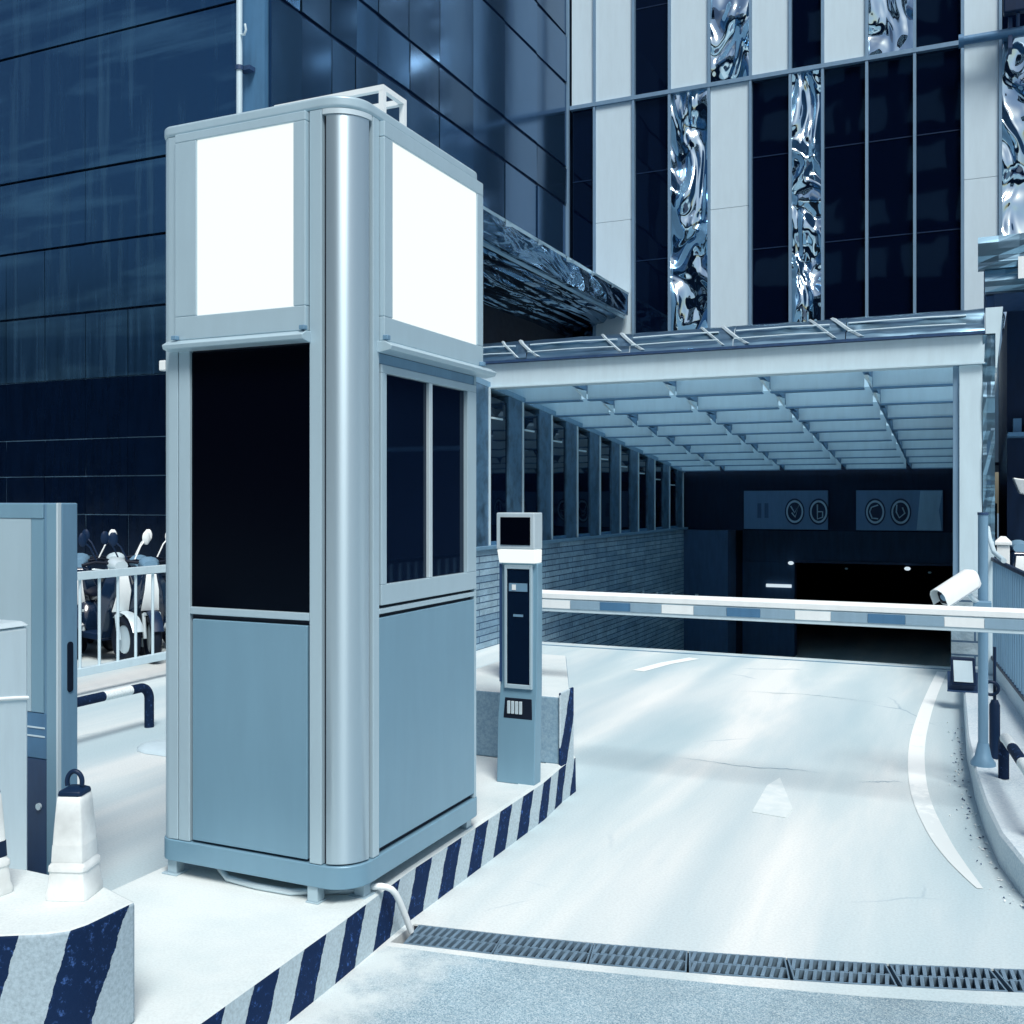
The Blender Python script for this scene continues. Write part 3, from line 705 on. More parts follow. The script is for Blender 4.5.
def make_scooter():
    t = thing('parked_scooter', 'x', 'scooter', (0, 0, 0), 'scooters parked by the dark tower wall')
    def wheel(x):
        w_ = obj('wheel', MB().torus((x, 0, .25), (0, 1, 0), .195, .055, 28, 10), M['black'], t, smooth=60)
        obj('rim', MB().tube([(x, -.03, .25), (x, .03, .25)], .145, 20), M['alu'], w_, bev=.006)
    wheel(.62); wheel(-.58)
    # front fender
    P = []
    for k in range(9):
        a = R(20 + 140 * k / 8); P.append([(.62 + rr * math.cos(a), yy, .25 + rr * math.sin(a)) for rr, yy in ((.27, -.06), (.29, 0), (.27, .06), (.26, .0))])
    obj('fender', MB().loft(P), M['dark'], t, smooth=50)
    obj('exhaust', MB().tube([(-.25, -.16, .24), (-.5, -.18, .27), (-.82, -.19, .34)], [.03, .05, .045], 10), M['alu'], t, smooth=40)
    obj('front_panel', MB().loft([[(.485, -.09, .52), (.485, .09, .52), (.50, .09, .52), (.50, -.09, .52)], [(.575, -.07, .74), (.575, .07, .74), (.59, .07, .74), (.59, -.07, .74)], [(.55, -.05, .90), (.55, .05, .90), (.565, .05, .90), (.565, -.05, .90)]]), M['white'], t, bev=.006)
    obj('side_trim', MB().tube([(-.80, .12, .58), (-.5, .165, .52), (-.2, .16, .42), (-.06, .13, .34)], .018, 8).tube([(-.80, -.12, .58), (-.5, -.165, .52), (-.2, -.16, .42), (-.06, -.13, .34)], .018, 8), M['white'], t, smooth=60)
    obj('tail_rack', MB().tube([(-.62, .12, .76), (-.9, .11, .82), (-.95, 0, .83), (-.9, -.11, .82), (-.62, -.12, .76)], .012, 8), M['alu'], t, smooth=60)
    # body: tail loft, leg shield loft, floor
    def ov(x, z, wy, wz, n=12): return [(x, wy * math.cos(2 * math.pi * k / n), z + wz * math.sin(2 * math.pi * k / n)) for k in range(n)]
    obj('tail_body', MB().loft([ov(-.86, .66, .04, .03), ov(-.80, .63, .10, .09), ov(-.60, .56, .15, .16), ov(-.30, .50, .16, .20), ov(-.12, .42, .15, .17), ov(-.05, .36, .12, .10)]), M['gloss_dark'], t, smooth=60)
    obj('leg_shield', MB().loft([[(.30, -.15, .24), (.30, .15, .24), (.36, .15, .24), (.36, -.15, .24)], [(.40, -.21, .50), (.40, .21, .50), (.48, .15, .52), (.48, -.15, .52)], [(.46, -.19, .75), (.46, .19, .75), (.57, .10, .74), (.57, -.10, .74)], [(.44, -.11, .92), (.44, .11, .92), (.54, .07, .93), (.54, -.07, .93)], [(.42, -.06, .98), (.42, .06, .98), (.48, .05, .98), (.48, -.05, .98)]]), M['gloss_dark'], t, bev=.012, smooth=60)
    obj('floor_board', box(-.10, .34, -.15, .15, .22, .29), M['dark'], t, bev=.015)
    obj('engine', MB().box(-.58, -.2, -.11, .05, .2, .38), M['navy'], t, bev=.03)
    obj('seat', MB().loft([ov(-.82, .72, .08, .03), ov(-.70, .73, .14, .05), ov(-.40, .72, .15, .06), ov(-.15, .70, .12, .055), ov(-.06, .67, .06, .03)]), M['black'], t, smooth=60)
    obj('fork', MB().tube([(.62, .075, .25), (.56, .075, .5)], .02, 8).tube([(.62, -.075, .25), (.56, -.075, .5)], .02, 8).box(.55, .59, -.08, .08, .48, .51), M['alu'], t, smooth=60)
    hb = obj('handlebar', MB().tube([(.34, -.33, 1.0), (.40, -.22, 1.03), (.45, 0, 1.0), (.40, .22, 1.03), (.34, .33, 1.0)], .016, 8), M['black'], t, smooth=60)
    obj('headlight', MB().loft([[(.49 + .03, .07 * math.cos(2 * math.pi * k / 14), .985 + .05 * math.sin(2 * math.pi * k / 14)) for k in range(14)], [(.43, .11 * math.cos(2 * math.pi * k / 14), 1.0 + .075 * math.sin(2 * math.pi * k / 14)) for k in range(14)], [(.36, .07 * math.cos(2 * math.pi * k / 14), 1.02 + .05 * math.sin(2 * math.pi * k / 14)) for k in range(14)]]), M['steel_mid'], t, smooth=60)
    for s in (-1, 1):
        mr = obj('mirror', MB().tube([(.40, .2 * s, 1.03), (.40, .27 * s, 1.18), (.39, .31 * s, 1.22)], .008, 6).sphere((.385, .34 * s, 1.26), .06, 12, 8, 0, (.3, .75, 1.25)), M['white'] if s > 0 else M['dark'], t, smooth=60)
    return t
sc = make_scooter()
sc.location = (-8.55, 8.55, 0); sc.rotation_euler = (0, 0, R(-28)); sc['label'] = 'middle scooter behind the pale railing, mirror raised above its handlebar'
dup(sc, (-9.35, 8.62, 0), R(-40), label='scooter behind the pale railing nearest the tall blue cabinet')
def recolour(r, names, mat):
    for ch in r.children:
        if ch.name.split('.')[0] in names:
            ch.data = ch.data.copy(); ch.data.materials[0] = mat
d1 = dup(sc, (-7.75, 8.75, 0), R(-22), label='scooter behind the pale railing nearest the booth')
recolour(d1, ('leg_shield', 'fender'), M['steel_mid'])
d2 = dup(sc, (-8.98, 8.35, 0), R(-50), label='white bodied scooter behind the pale railing, second from the blue cabinet')
recolour(d2, ('tail_body',), M['white'])
d3 = dup(sc, (-8.15, 8.35, 0), R(-35), label='scooter with grey body behind the railing, second from the booth')
recolour(d3, ('tail_body',), M['alu'])
d4 = dup(sc, (-8.42, 8.02, 0), R(-18), label='scooter behind the railing set forward of the others, grey fender')
recolour(d4, ('fender', 'headlight'), M['alu'])
d5 = dup(sc, (-9.0, 9.0, 0), R(-60), label='scooter behind the railing pushed back against the dark tower wall')
recolour(d5, ('headlight', 'seat'), M['steel'])
s4 = dup(sc, (.34, 12.95, .15), R(-78), label='scooter standing right of the canopy post behind the right fence'); s4['group'] = 'scooters parked by the dark tower wall'
def hoop(name, label, x, y0, y1, h, mat, r=.032, z=0, x1=None):
    x1 = x if x1 is None else x1
    def at(s, zz): return (x + (x1 - x) * s, y0 + (y1 - y0) * s, zz + z)
    L = abs(y1 - y0); c = .09 / L
    arc = [(1 - math.cos(R(q)), math.sin(R(q))) for q in range(0, 91, 10)]
    pts = [at(0, 0)] + [at(c * a, h - .09 + .09 * b) for a, b in arc] + [at(1 - c * a, h - .09 + .09 * b) for a, b in arc[::-1]] + [at(1, 0)]
    return tag(obj(name, MB().tube(pts, r, 14), mat, smooth=60), label, 'hoop barrier')
hoop('hoop_barrier', 'low striped tube hoop beneath the left railing', -5.5, 4.1, 5.72, .30, M['hoop_stripes'], .034)
hoop('hoop_barrier', 'low striped tube hoop beside the right kerb pole', .142, 6.16, 5.1, .235, M['hoop_stripes'], .028, .15, .26)
hm = MB(); rings = []
for k in range(13):
    a = math.pi * k / 12; rings.append((.17 * math.cos(a), .045 * math.sin(a)))
sec = []
for x, s in ((-5.12, .05), (-5.10, .45), (-5.04, .8), (-4.94, 1), (-4.2, 1), (-3.6, 1)):
    sec.append([(x, 5.27 + p * s, .002 + q * s) for p, q in rings])
tag(obj('speed_hump', hm.loft(sec), M['steel'], smooth=60), 'low grey rubber speed hump lying on the ground beyond the booth', 'speed hump')

# ------------------------------------------------------------------ tower with dark cladding (left)
tw = thing('office_tower', 'dark blue glass office tower with streaked cladding panels', 'building', (-8, 10, 0))
WY = 9.6
obj('tower_wall', MB().box(-16, -7.46, WY + .10, 22, 0, 15), M['navy'], tw)
zb = [(.0, .95), (.95, 1.475), (1.475, 1.96), (1.96, 2.435), (2.435, 3.20), (3.20, 4.05), (4.05, 4.92), (4.92, 5.86), (5.86, 7.52), (7.52, 9.4), (9.4, 11)]
xs = [-14.6, -13.87, -13.14, -12.43, -11.715, -11.0, -10.29, -9.575, -8.86, -8.15, -7.86]
for bi, (z0, z1) in enumerate(zb):
    gp = .006 if z1 < 3.3 else .026
    cols = xs if z1 < 5 else [-14.6, -12.43, -10.29, -7.86]
    for i in range(len(cols) - 1):
        jx = .005 if z1 < 5 else .003
        tl = (random.random() - .5) * .012; t2 = (random.random() - .5) * .012
        x0, x1 = cols[i] + jx, cols[i + 1] - jx; a, b = z0 + .006, z1 - gp
        mb = MB().add([(x0, WY + tl, a), (x1, WY - tl, a), (x1, WY - tl + t2, b), (x0, WY + tl + t2, b), (x0, WY + .09, a), (x1, WY + .09, a), (x1, WY + .09, b), (x0, WY + .09, b)],
            [(0, 1, 2, 3), (4, 7, 6, 5), (0, 4, 5, 1), (3, 2, 6, 7), (0, 3, 7, 4), (1, 5, 6, 2)])
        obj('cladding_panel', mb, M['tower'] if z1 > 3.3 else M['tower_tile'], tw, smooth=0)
obj('joint_fill', MB().box(-14.6, -7.87, WY + .012, WY + .03, 0, 3.2), M['steel_mid'], tw)
obj('corner_pier', MB().box(-7.83, -7.47, WY - .02, WY + .09, 0, 15), M['midblue'], tw)
ysg = [9.63, 10.2, 10.84, 11.4, 11.95, 12.8, 13.7, 14.86, 16.06, 17.5, 19.0]
zsg = [5.75, 7.53, 8.27, 9.94, 10.9, 12.6]
for i in range(len(ysg) - 1):
    for j in range(len(zsg) - 1):
        y0, y1, z0, z1 = ysg[i] + .012, ysg[i + 1] - .012, zsg[j] + .03, zsg[j + 1] - .03
        tl = (random.random() - .5) * .03; t2 = (random.random() - .5) * .02; X = -7.41
        mb = MB().add([(X + tl, y0, z0), (X - tl, y1, z0), (X - tl + t2, y1, z1), (X + tl + t2, y0, z1), (-7.46, y0, z0), (-7.46, y1, z0), (-7.46, y1, z1), (-7.46, y0, z1)],
            [(0, 1, 2, 3), (4, 7, 6, 5), (0, 4, 5, 1), (3, 2, 6, 7), (0, 3, 7, 4), (1, 5, 6, 2)])
        obj('glass_pane', mb, M['tglass'], tw, smooth=0)
obj('corner_trim', MB().box(-7.455, -7.37, 19.0, 19.07, 5.7, 13), M['mullion'], tw)
obj('lower_wall', MB().box(-7.459, -7.43, 9.63, 19.0, 0, 5.7), M['booth_core'], tw)
# mirror-clad ledge on the tower side
ld = thing('metal_overhang', 'creased mirror-clad overhang sticking out from the glass tower', 'overhang', (-6.8, 14, 5.4))
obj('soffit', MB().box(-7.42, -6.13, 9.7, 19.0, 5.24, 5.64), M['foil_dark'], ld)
ye = [9.7, 10.9, 12.1, 13.3, 14.5, 15.7, 16.9, 18.0, 19.04]
for i in range(len(ye) - 1):
    t0 = (random.random() - .5) * .05
    mb = MB().add([(-6.12, ye[i] + .01, 5.68), (-6.12, ye[i + 1] - .01, 5.68), (-6.16 + t0, ye[i + 1] + .03, 5.42), (-6.15, ye[i] + .05, 5.40), (-6.25, ye[i] + .05, 5.20), (-6.25 - t0, ye[i + 1] + .03, 5.19),
        (-6.32, ye[i] + .01, 5.68), (-6.32, ye[i + 1] - .01, 5.68)], [(0, 1, 2, 3), (3, 2, 5, 4), (0, 6, 7, 1)])
    obj('fascia_sheet', mb, M['ledge'], ld, smooth=0)
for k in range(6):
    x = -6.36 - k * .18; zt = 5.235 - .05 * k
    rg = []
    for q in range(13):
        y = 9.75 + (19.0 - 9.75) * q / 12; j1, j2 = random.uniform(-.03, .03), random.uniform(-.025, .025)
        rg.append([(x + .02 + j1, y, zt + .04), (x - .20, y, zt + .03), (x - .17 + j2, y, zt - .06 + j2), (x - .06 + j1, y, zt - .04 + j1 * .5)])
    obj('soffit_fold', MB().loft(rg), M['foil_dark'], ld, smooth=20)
# rain pipe
dp = thing('rain_pipe', 'pale vertical rain pipe clamped to the dark tower corner', 'pipe', (-7.72, 9.5, 0))
obj('pipe', MB().tube([(-7.735, 9.46, 0), (-7.735, 9.46, 9.5)], .035, 14), M['steel'], dp, smooth=60)
for z in (2.0, 4.4, 6.62, 9.0):
    obj('clamp', MB().tube([(-7.735, 9.46, z), (-7.735, 9.46, z + .05)], .05, 14).box(-7.755, -7.60, 9.475, 9.575, z, z + .05), M['navy'], dp, smooth=40)
obj('hook', MB().tube([(-7.70, 9.45, 7.02), (-7.64, 9.43, 7.0), (-7.615, 9.43, 7.05), (-7.63, 9.43, 7.12)], .014, 8), M['steel'], dp, smooth=60)

# ------------------------------------------------------------------ facade behind the canopy
fa = thing('panel_building', 'building facade striped with white panels, dark windows and crumpled mirror panels', 'building', (-3, 19.3, 0))
FY = 19.1
obj('facade_wall', MB().box(-7.36, 6, FY + .12, 24, 2.25, 15), M['navy'], fa)
bx = [-7.36, -6.85, -6.05, -5.33, -4.565, -3.79, -3.07, -2.50, -1.745, -.955, -.195, .39, 1.25, 2.1, 2.9]
low = 'dwdmwdmdddwmdw'; upp = 'wwdwmwdwmdwdwm'
mm = {'d': ('window', 'fwin'), 'w': ('white_panel', 'panel_white'), 'm': ('mirror_panel', 'foil')}
for i in range(len(bx) - 1):
    for row, zz0, zz1 in ((low, 2.3, 9.43), (upp, 9.51, 13.5)):
        k = row[i]; x0, x1 = bx[i] + .028, bx[i + 1] - .028
        spl = [(zz0, zz1)]
        if k == 'w' and zz0 < 3: spl = [(zz0, 7.122), (7.130, zz1)]
        dep = {'d': .05, 'w': .0, 'm': .02}[k]
        for a, b in spl:
            nm, mt = mm[k]
            o = obj(nm, MB().box(x0, x1, FY + dep, FY + .115, a, b), M[mt], fa, smooth=0)
            if k == 'd':
                for zt in ((4.9, 6.3, 8.0) if zz0 < 3 else (11.2,)):
                    obj('reflection_line', MB().box(x0 + .004, x1 - .004, FY + .042, FY + .049, zt, zt + .02), M['dark'], o, smooth=0)  # thin dark bars stand in for floor lines reflected in the glass
for x in bx[1:]:
    obj('mullion', MB().box(x - .024, x + .024, FY - .04, FY + .116, 2.3, 9.428), M['mullion'], fa, smooth=0)
    obj('mullion', MB().box(x - .024, x + .024, FY - .04, FY + .116, 9.512, 13.5), M['mullion'], fa, smooth=0)
obj('transom', MB().box(-7.36, 6, FY - .05, FY + .117, 9.432, 9.508), M['mullion'], fa, smooth=0)
pb = thing('facade_pipe', 'grey pipe running across the white panels at the upper right', 'pipe', (1, 18.8, 9.3))
obj('pipe', MB().tube([(-.23, 18.75, 9.36), (4, 18.75, 9.36)], .075, 12), M['midblue'], pb, smooth=60)
obj('pipe_flange', MB().tube([(-.25, 18.75, 9.36), (-.17, 18.75, 9.36)], .11, 12), M['midblue'], pb, smooth=40)
obj('bracket', MB().box(.50, .56, 18.70, 19.0, 9.1, 9.6), M['navy'], pb)
fl = thing('floodlight', 'dark floodlight above the grey pipe at the upper right corner', 'floodlight', (.60, 18.6, 9.5))
obj('lamp_head', MB().box(.42, .86, 18.50, 18.68, 9.60, 10.05), M['dark'], fl, bev=.03)
obj('lamp_arm', MB().tube([(.64, 18.6, 9.6), (.64, 18.72, 9.42)], .03, 8), M['navy'], fl, smooth=60)

# ------------------------------------------------------------------ side wall: stacked stone and glazed strip
def zr(y):
    for i in range(len(ys) - 1):
        if ys[i] <= y <= ys[i + 1]: return zs[i] + (zs[i + 1] - zs[i]) * (y - ys[i]) / (ys[i + 1] - ys[i])
    return 0
wl = thing('stone_wall', 'low stacked stone wall with coping along the left of the ramp', 'wall', (-5.1, 14, 0))
pts_b = [(y, zr(y) - .1) for y in [9.2, 10.9, 11.8, 13, 15, 17, 19.1]]
mb = MB(); poly = [(9.2, 1.10)] + pts_b + [(19.1, 1.10)]
v = [(-5.0, y, z) for y, z in poly] + [(-5.25, y, z) for y, z in poly]; n = len(poly)
mb.add(v, [tuple(range(n)), tuple(range(n, 2 * n))[::-1]] + [(i, (i + 1) % n, n + (i + 1) % n, n + i) for i in range(n)])
obj('stone_face', mb, M['brick'], wl, smooth=0)
obj('coping', MB().box(-5.27, -4.965, 9.19, 19.09, 1.103, 1.145), M['steel_mid'], wl, bev=.006)
def zc(y): return 2.94 - (y - 10.5) * .0885        # underside line of the canopy
gz = thing('glazed_screen', 'row of dark panes between mottled posts above the stone wall', 'glazed screen', (-5.1, 14, 1.15))
ph = []
for k in range(-2, 9):
    y0 = 10.95 + .935 * k; y1 = y0 + .42
    obj('post', MB().prism([(-5.20, y0), (-5.0, y0), (-5.0, y1), (-5.20, y1)], 1.147, lambda x, y: zc(y) - .02), M['post'], gz, smooth=0)
    obj('post_edge', MB().prism([(-4.999, y1 - .03), (-4.985, y1 - .03), (-4.985, y1), (-4.999, y1)], 1.147, lambda x, y: zc(y) - .02), M['steel'], gz, smooth=0)
    if k < 8:
        obj('pane', MB().prism([(-5.05, y1 + .01), (-5.02, y1 + .01), (-5.02, y0 + .925), (-5.05, y0 + .925)], 1.19, lambda x, y: zc(y) - .1), M['fwin'], gz, smooth=0)
        obj('pane_frame', MB().prism([(-5.10, y1 + .003), (-5.005, y1 + .003), (-5.005, y0 + .932), (-5.10, y0 + .932)], 1.147, 1.188), M['midblue'], gz, smooth=0)
        obj('latch', MB().box(-5.019, -5.0, y1 + .06, y1 + .36, zc(y1) - .36, zc(y1) - .34), M['steel'], gz)
obj('head_rail', MB().add([(-5.21, y, zc(y) + d) for y in (9.0, 19.0) for d in (-.015, .05)] + [(-5.0, y, zc(y) + d) for y in (9.0, 19.0) for d in (-.015, .05)], [(0, 1, 3, 2), (4, 6, 7, 5), (0, 2, 6, 4), (1, 5, 7, 3), (0, 4, 5, 1), (2, 3, 7, 6)]), M['steel_mid'], gz)
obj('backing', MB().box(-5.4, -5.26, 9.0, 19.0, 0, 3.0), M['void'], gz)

# ------------------------------------------------------------------ canopy
ca = thing('entrance_canopy', 'sloping steel canopy with pale front beam over the garage ramp', 'canopy', (-2.5, 12, 0))
obj('front_beam', MB().box(-5.4, .085, 10.46, 10.58, 2.94, 3.20), M['steel'], ca, bev=.006)
obj('beam_flange', MB().box(-5.4, .085, 10.42, 10.62, 2.925, 2.938), M['steel'], ca)
obj('beam_cap', MB().box(-5.4, .085, 10.40, 10.62, 3.202, 3.225), M['navy'], ca)
# creased metal flashing leaning back above the beam
fx = [-5.4, -4.55, -3.35, -2.25, -1.15, .085]
for i in range(5):
    rows = []; nx = 9
    for zz, yy in ((3.227, 10.43), (3.30, 10.455), (3.315, 10.50), (3.40, 10.52), (3.46, 10.60), (3.462, 10.80)):
        rows.append([(fx[i] + .004 + (fx[i + 1] - fx[i] - .008) * k / (nx - 1), yy + random.uniform(-.012, .012), zz + random.uniform(-.006, .006) + .0) for k in range(nx)])
    v = [p for r in rows for p in r]; f = [(a * nx + k, a * nx + k + 1, (a + 1) * nx + k + 1, (a + 1) * nx + k) for a in range(len(rows) - 1) for k in range(nx - 1)]
    obj('flashing', MB().add(v, f), M['foil_soft'], ca, smooth=70)
    for zz, yy, r_ in ((3.305, 10.428, .006), (3.395, 10.505, .008)):
        obj('flashing_bead', MB().tube([(fx[i] + .02, yy, zz), ((fx[i] + fx[i + 1]) / 2, yy - .006, zz + .004), (fx[i + 1] - .16, yy, zz - .003)], r_, 8), M['steel'], ca, smooth=60)
    if i:
        for q, (dx, dw) in enumerate(((-.20, .020), (.02, .026))):
            path = [(fx[i] + dx - .16, 10.60, 3.468), (fx[i] + dx - .10, 10.515, 3.415), (fx[i] + dx, 10.475, 3.33), (fx[i] + dx + .10 + .03 * q, 10.425, 3.245)]
            mbj = MB(); rg = [[(x - dw, y, z), (x, y - .012, z + .008), (x + dw, y, z), (x, y + .006, z)] for x, y, z in path]
            obj('joint_strip', mbj.loft(rg), M['alu'], ca, smooth=50)
def slab(x0, x1, y0, y1, d0, d1):
    return MB().add([(x, y, zc(y) + d) for y in (y0, y1) for x in (x0, x1) for d in (d0, d1)], [(0, 1, 3, 2), (4, 6, 7, 5), (0, 4, 5, 1), (2, 3, 7, 6), (0, 2, 6, 4), (1, 5, 7, 3)])
obj('roof_sheet', slab(-5.4, .08, 10.64, 19.0, .21, .225), M['canopy_sheet'], ca, smooth=0)
raf = [-4.24, -3.16, -2.10, -1.03]
for x in raf:
    obj('rafter', slab(x - .03, x + .03, 10.6, 18.98, .10, .205), M['rafter'], ca)
edges = [-5.35] + raf + [.02]
pys = [11.45, 12.45, 13.45, 14.4, 15.35, 16.3, 17.2, 18.0, 18.75]
for y in pys:
    zz = zc(y)
    for i in range(len(edges) - 1):
        x0, x1 = edges[i] + .045, edges[i + 1] - .045
        obj('purlin', MB().box(x0, x1, y, y + .03, zz + .0, zz + .20), M['purlin'], ca, smooth=0)
        obj('purlin_flange', MB().box(x0, x1, y - .015, y + .10, zz - .016, zz - .001), M['rafter'], ca, smooth=0)  # flange coloured dark to paint in the shadow line under each purlin
    for x in raf:
        obj('bracket', MB().add([(x - .04, y - .02, zz + .10), (x + .04, y - .02, zz + .10), (x + .04, y - .02, zz - .01), (x - .02, y - .30, zz + .10), (x + .02, y - .30, zz + .10)], [(0, 1, 2), (0, 2, 3), (3, 2, 4), (1, 4, 2), (0, 3, 4, 1)]), M['steel'] if y < 12.6 else M['rafter'], ca, smooth=0)
obj('post', MB().box(-.135, .062, 10.47, 10.60, .02, 2.923), M['steel'], ca, bev=.006)
obj('post_web', MB().box(-.19, -.138, 10.50, 10.56, .02, 2.923), M['mullion'], ca, bev=.004)
def crump(x0, x1, y, z0, z1, nx, nz, amp):
    v = []; f = []
    for j in range(nz + 1):
        for k in range(nx + 1):
            v.append((x0 + (x1 - x0) * k / nx, y + random.uniform(-amp, amp), z0 + (z1 - z0) * j / nz))
    for j in range(nz):
        for k in range(nx):
            a = j * (nx + 1) + k; f.append((a, a + 1, a + nx + 2, a + nx + 1))
    o = len(v); v += [(x0, y + .12, z0), (x1, y + .12, z0), (x1, y + .12, z1), (x0, y + .12, z1)]
    f += [(o, o + 3, o + 2, o + 1), (0, o, o + 1, nx), (nz * (nx + 1), nz * (nx + 1) + nx, o + 2, o + 3)]
    f.append(tuple([o] + [j * (nx + 1) for j in range(nz + 1)] + [o + 3])); f.append(tuple([o + 1] + [j * (nx + 1) + nx for j in range(nz + 1)] + [o + 2]))
    return MB().add(v, f)
obj('post_cladding', crump(.066, .168, 10.46, .02, 3.19, 3, 22, .014), M['foil_soft'], ca, smooth=0)
obj('end_cap', MB().add([(.089, 10.44, 3.44), (.235, 10.44, 3.44), (.185, 10.44, 2.88), (.172, 10.44, 2.88), (.172, 10.44, 3.20), (.089, 10.44, 3.20), (.089, 10.9, 3.44), (.235, 10.9, 3.44), (.185, 10.9, 2.88), (.172, 10.9, 2.88), (.172, 10.9, 3.20), (.089, 10.9, 3.20)],
    [(0, 1, 2, 3, 4, 5), (11, 10, 9, 8, 7, 6)] + [(i, (i + 1) % 6, 6 + (i + 1) % 6, 6 + i) for i in range(6)]), M['steel'], ca, smooth=0)
obj('side_beam', slab(.03, .085, 10.63, 18.98, 0, .20), M['steel'], ca)

# ------------------------------------------------------------------ garage mouth
ga = thing('garage_entrance', 'dark underground garage mouth with blue header at the ramp foot', 'garage', (-2.5, 19.5, -1.3))
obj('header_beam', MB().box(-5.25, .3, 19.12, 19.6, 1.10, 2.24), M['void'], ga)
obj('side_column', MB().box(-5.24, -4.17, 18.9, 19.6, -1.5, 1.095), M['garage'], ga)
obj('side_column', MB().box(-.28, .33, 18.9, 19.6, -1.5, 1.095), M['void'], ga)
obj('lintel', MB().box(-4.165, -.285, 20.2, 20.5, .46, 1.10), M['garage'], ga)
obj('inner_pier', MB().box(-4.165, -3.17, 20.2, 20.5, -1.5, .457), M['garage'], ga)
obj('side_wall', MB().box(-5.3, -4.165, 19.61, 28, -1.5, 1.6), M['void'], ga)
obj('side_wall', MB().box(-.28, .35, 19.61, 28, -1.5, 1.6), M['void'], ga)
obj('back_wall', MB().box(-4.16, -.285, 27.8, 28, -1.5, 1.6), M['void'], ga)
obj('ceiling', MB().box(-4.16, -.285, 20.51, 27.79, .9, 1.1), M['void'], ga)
obj('right_retaining_wall', MB().prism([(.09, 10.62), (.16, 10.62), (.16, 18.89), (.09, 18.89)], -1.6, 2.0), M['void'], ga)
obj('beam_edge', MB().box(-3.16, -.29, 20.14, 20.198, .46, .50), M['navy'], ga)
for u, x, z in ((0, -3.22, .45), (1, -1.13, .40), (2, -2.2, .37), (3, -.75, .34)):
    lt = tag(obj('ceiling_lamp', MB().sphere((x, 20.10, z), .045 if u < 2 else .026, 12, 8, 0, (1.2, 1, .8)), M['lamp'] if u < 2 else M['steel'], smooth=60),
        ['small lamp at the left end of the garage lintel', 'small lamp towards the right end of the garage lintel', 'tiny lamp under the middle of the garage lintel', 'tiny lamp at the far right under the garage lintel'][u], 'lamp', 'lamps on the garage lintel')
tag(obj('tube_lamp', box(-3.70, -3.22, 20.15, 20.19, -.03, .03), M['lamp'], bev=.004), 'short glowing white tube lamp on the garage inner pier', 'lamp')
def signboard(x0, x1, label, marks, plain_edge):
    t = thing('garage_sign', label, 'sign', ((x0 + x1) / 2, 19.0, 1.1), 'blue sign boards over the garage mouth')
    obj('board', box(x0, x1, 19.03, 19.08, 1.125, 1.83), M['sign'], t, bev=.006)
    for x, kind in marks:
        cx, cz, a, b = x, 1.45, .15, .205
        mb = MB(); n = 28
        if kind == 'ghost':
            obj('faint_mark', MB().box(x - .10, x - .03, 19.024, 19.029, 1.33, 1.60).box(x + .03, x + .10, 19.024, 19.029, 1.33, 1.60), M['garage'], t); continue
        disc = obj('sign_disc', MB().loft([[(cx + a * 1.16 * math.cos(2 * math.pi * k / n), yy, cz + b * 1.16 * math.sin(2 * math.pi * k / n)) for k in range(n)] for yy in (19.022, 19.029)]), M['dark'], t, smooth=40)
        ring = MB(); o_ = [[(cx + a * q * math.cos(2 * math.pi * k / n), yy, cz + b * q * math.sin(2 * math.pi * k / n)) for k in range(n)] for yy, q in ((19.0215, 1.0), (19.016, 1.0), (19.016, .82), (19.0215, .82))]
        ring.loft(o_ + [o_[0]], caps=False)
        obj('sign_ring', ring, M['sign_mark'], disc)
        P = {'arrow': [(-.07, .10), (0, -.02), (.08, .12), (.01, -.10), (-.05, -.02)], 'bars': [(-.02, .13), (-.02, -.13), (.07, -.10), (.07, .0), (-.02, .0)], 'crescent': [(.05, .12), (-.06, .08), (-.09, 0), (-.05, -.11), (.05, -.12)], 'hook': [(-.06, .13), (-.07, .0), (-.02, -.10), (.07, -.02), (.03, .08)]}[kind]
        obj('sign_glyph', MB().tube([(cx + p, 19.012, cz + q) for p, q in P],   .013, 6), M['sign_mark'], disc, smooth=60)
    return t
signboard(-3.90, -2.40, 'left blue garage sign board with two small ringed signs', [(-3.55, 'ghost'), (-2.98, 'arrow'), (-2.56, 'bars')], 0)
s2 = signboard(-1.92, -.50, 'right blue garage sign board with two ringed signs and pale end panel', [(-1.60, 'crescent'), (-1.18, 'hook')], 1)
obj('pale_end', MB().prism([(-.90, 1.14), (-.52, 1.14), (-.56, 1.48), (-.505, 1.815), (-.90, 1.815)], 0, .006) if False else MB().add([(-.92, 19.022, 1.14), (-.52, 19.022, 1.14), (-.565, 19.022, 1.48), (-.508, 19.022, 1.815), (-.86, 19.022, 1.815), (-.92, 19.029, 1.14), (-.52, 19.029, 1.14), (-.565, 19.029, 1.48), (-.508, 19.029, 1.815), (-.86, 19.029, 1.815)],
    [(0, 1, 2, 3, 4), (9, 8, 7, 6, 5)] + [(i, (i + 1) % 5, 5 + (i + 1) % 5, 5 + i) for i in range(5)]), M['steel_mid'], s2, smooth=0)
for i, (y, x, z) in enumerate([(16.2, -4.985, -.12), (17.0, -4.985, -.2), (17.9, -4.985, -.28), (18.88, -4.78, -.40), (18.88, -4.52, -.48)]):
    mb = MB().box(x, x + .014, y, y + .09, z, z + .28) if i < 3 else MB().box(x, x + .06, y, y + .018, z, z + .30)
    tag(obj('reflector', mb, M['steel'], bev=.003), ['thin white reflector on the stone wall, nearest of three', 'thin white reflector on the stone wall, middle of three', 'thin white reflector on the stone wall, farthest of three', 'left white reflector on the dark column at the ramp foot', 'right white reflector on the dark column at the ramp foot'][i], 'reflector', 'reflectors beside the ramp')

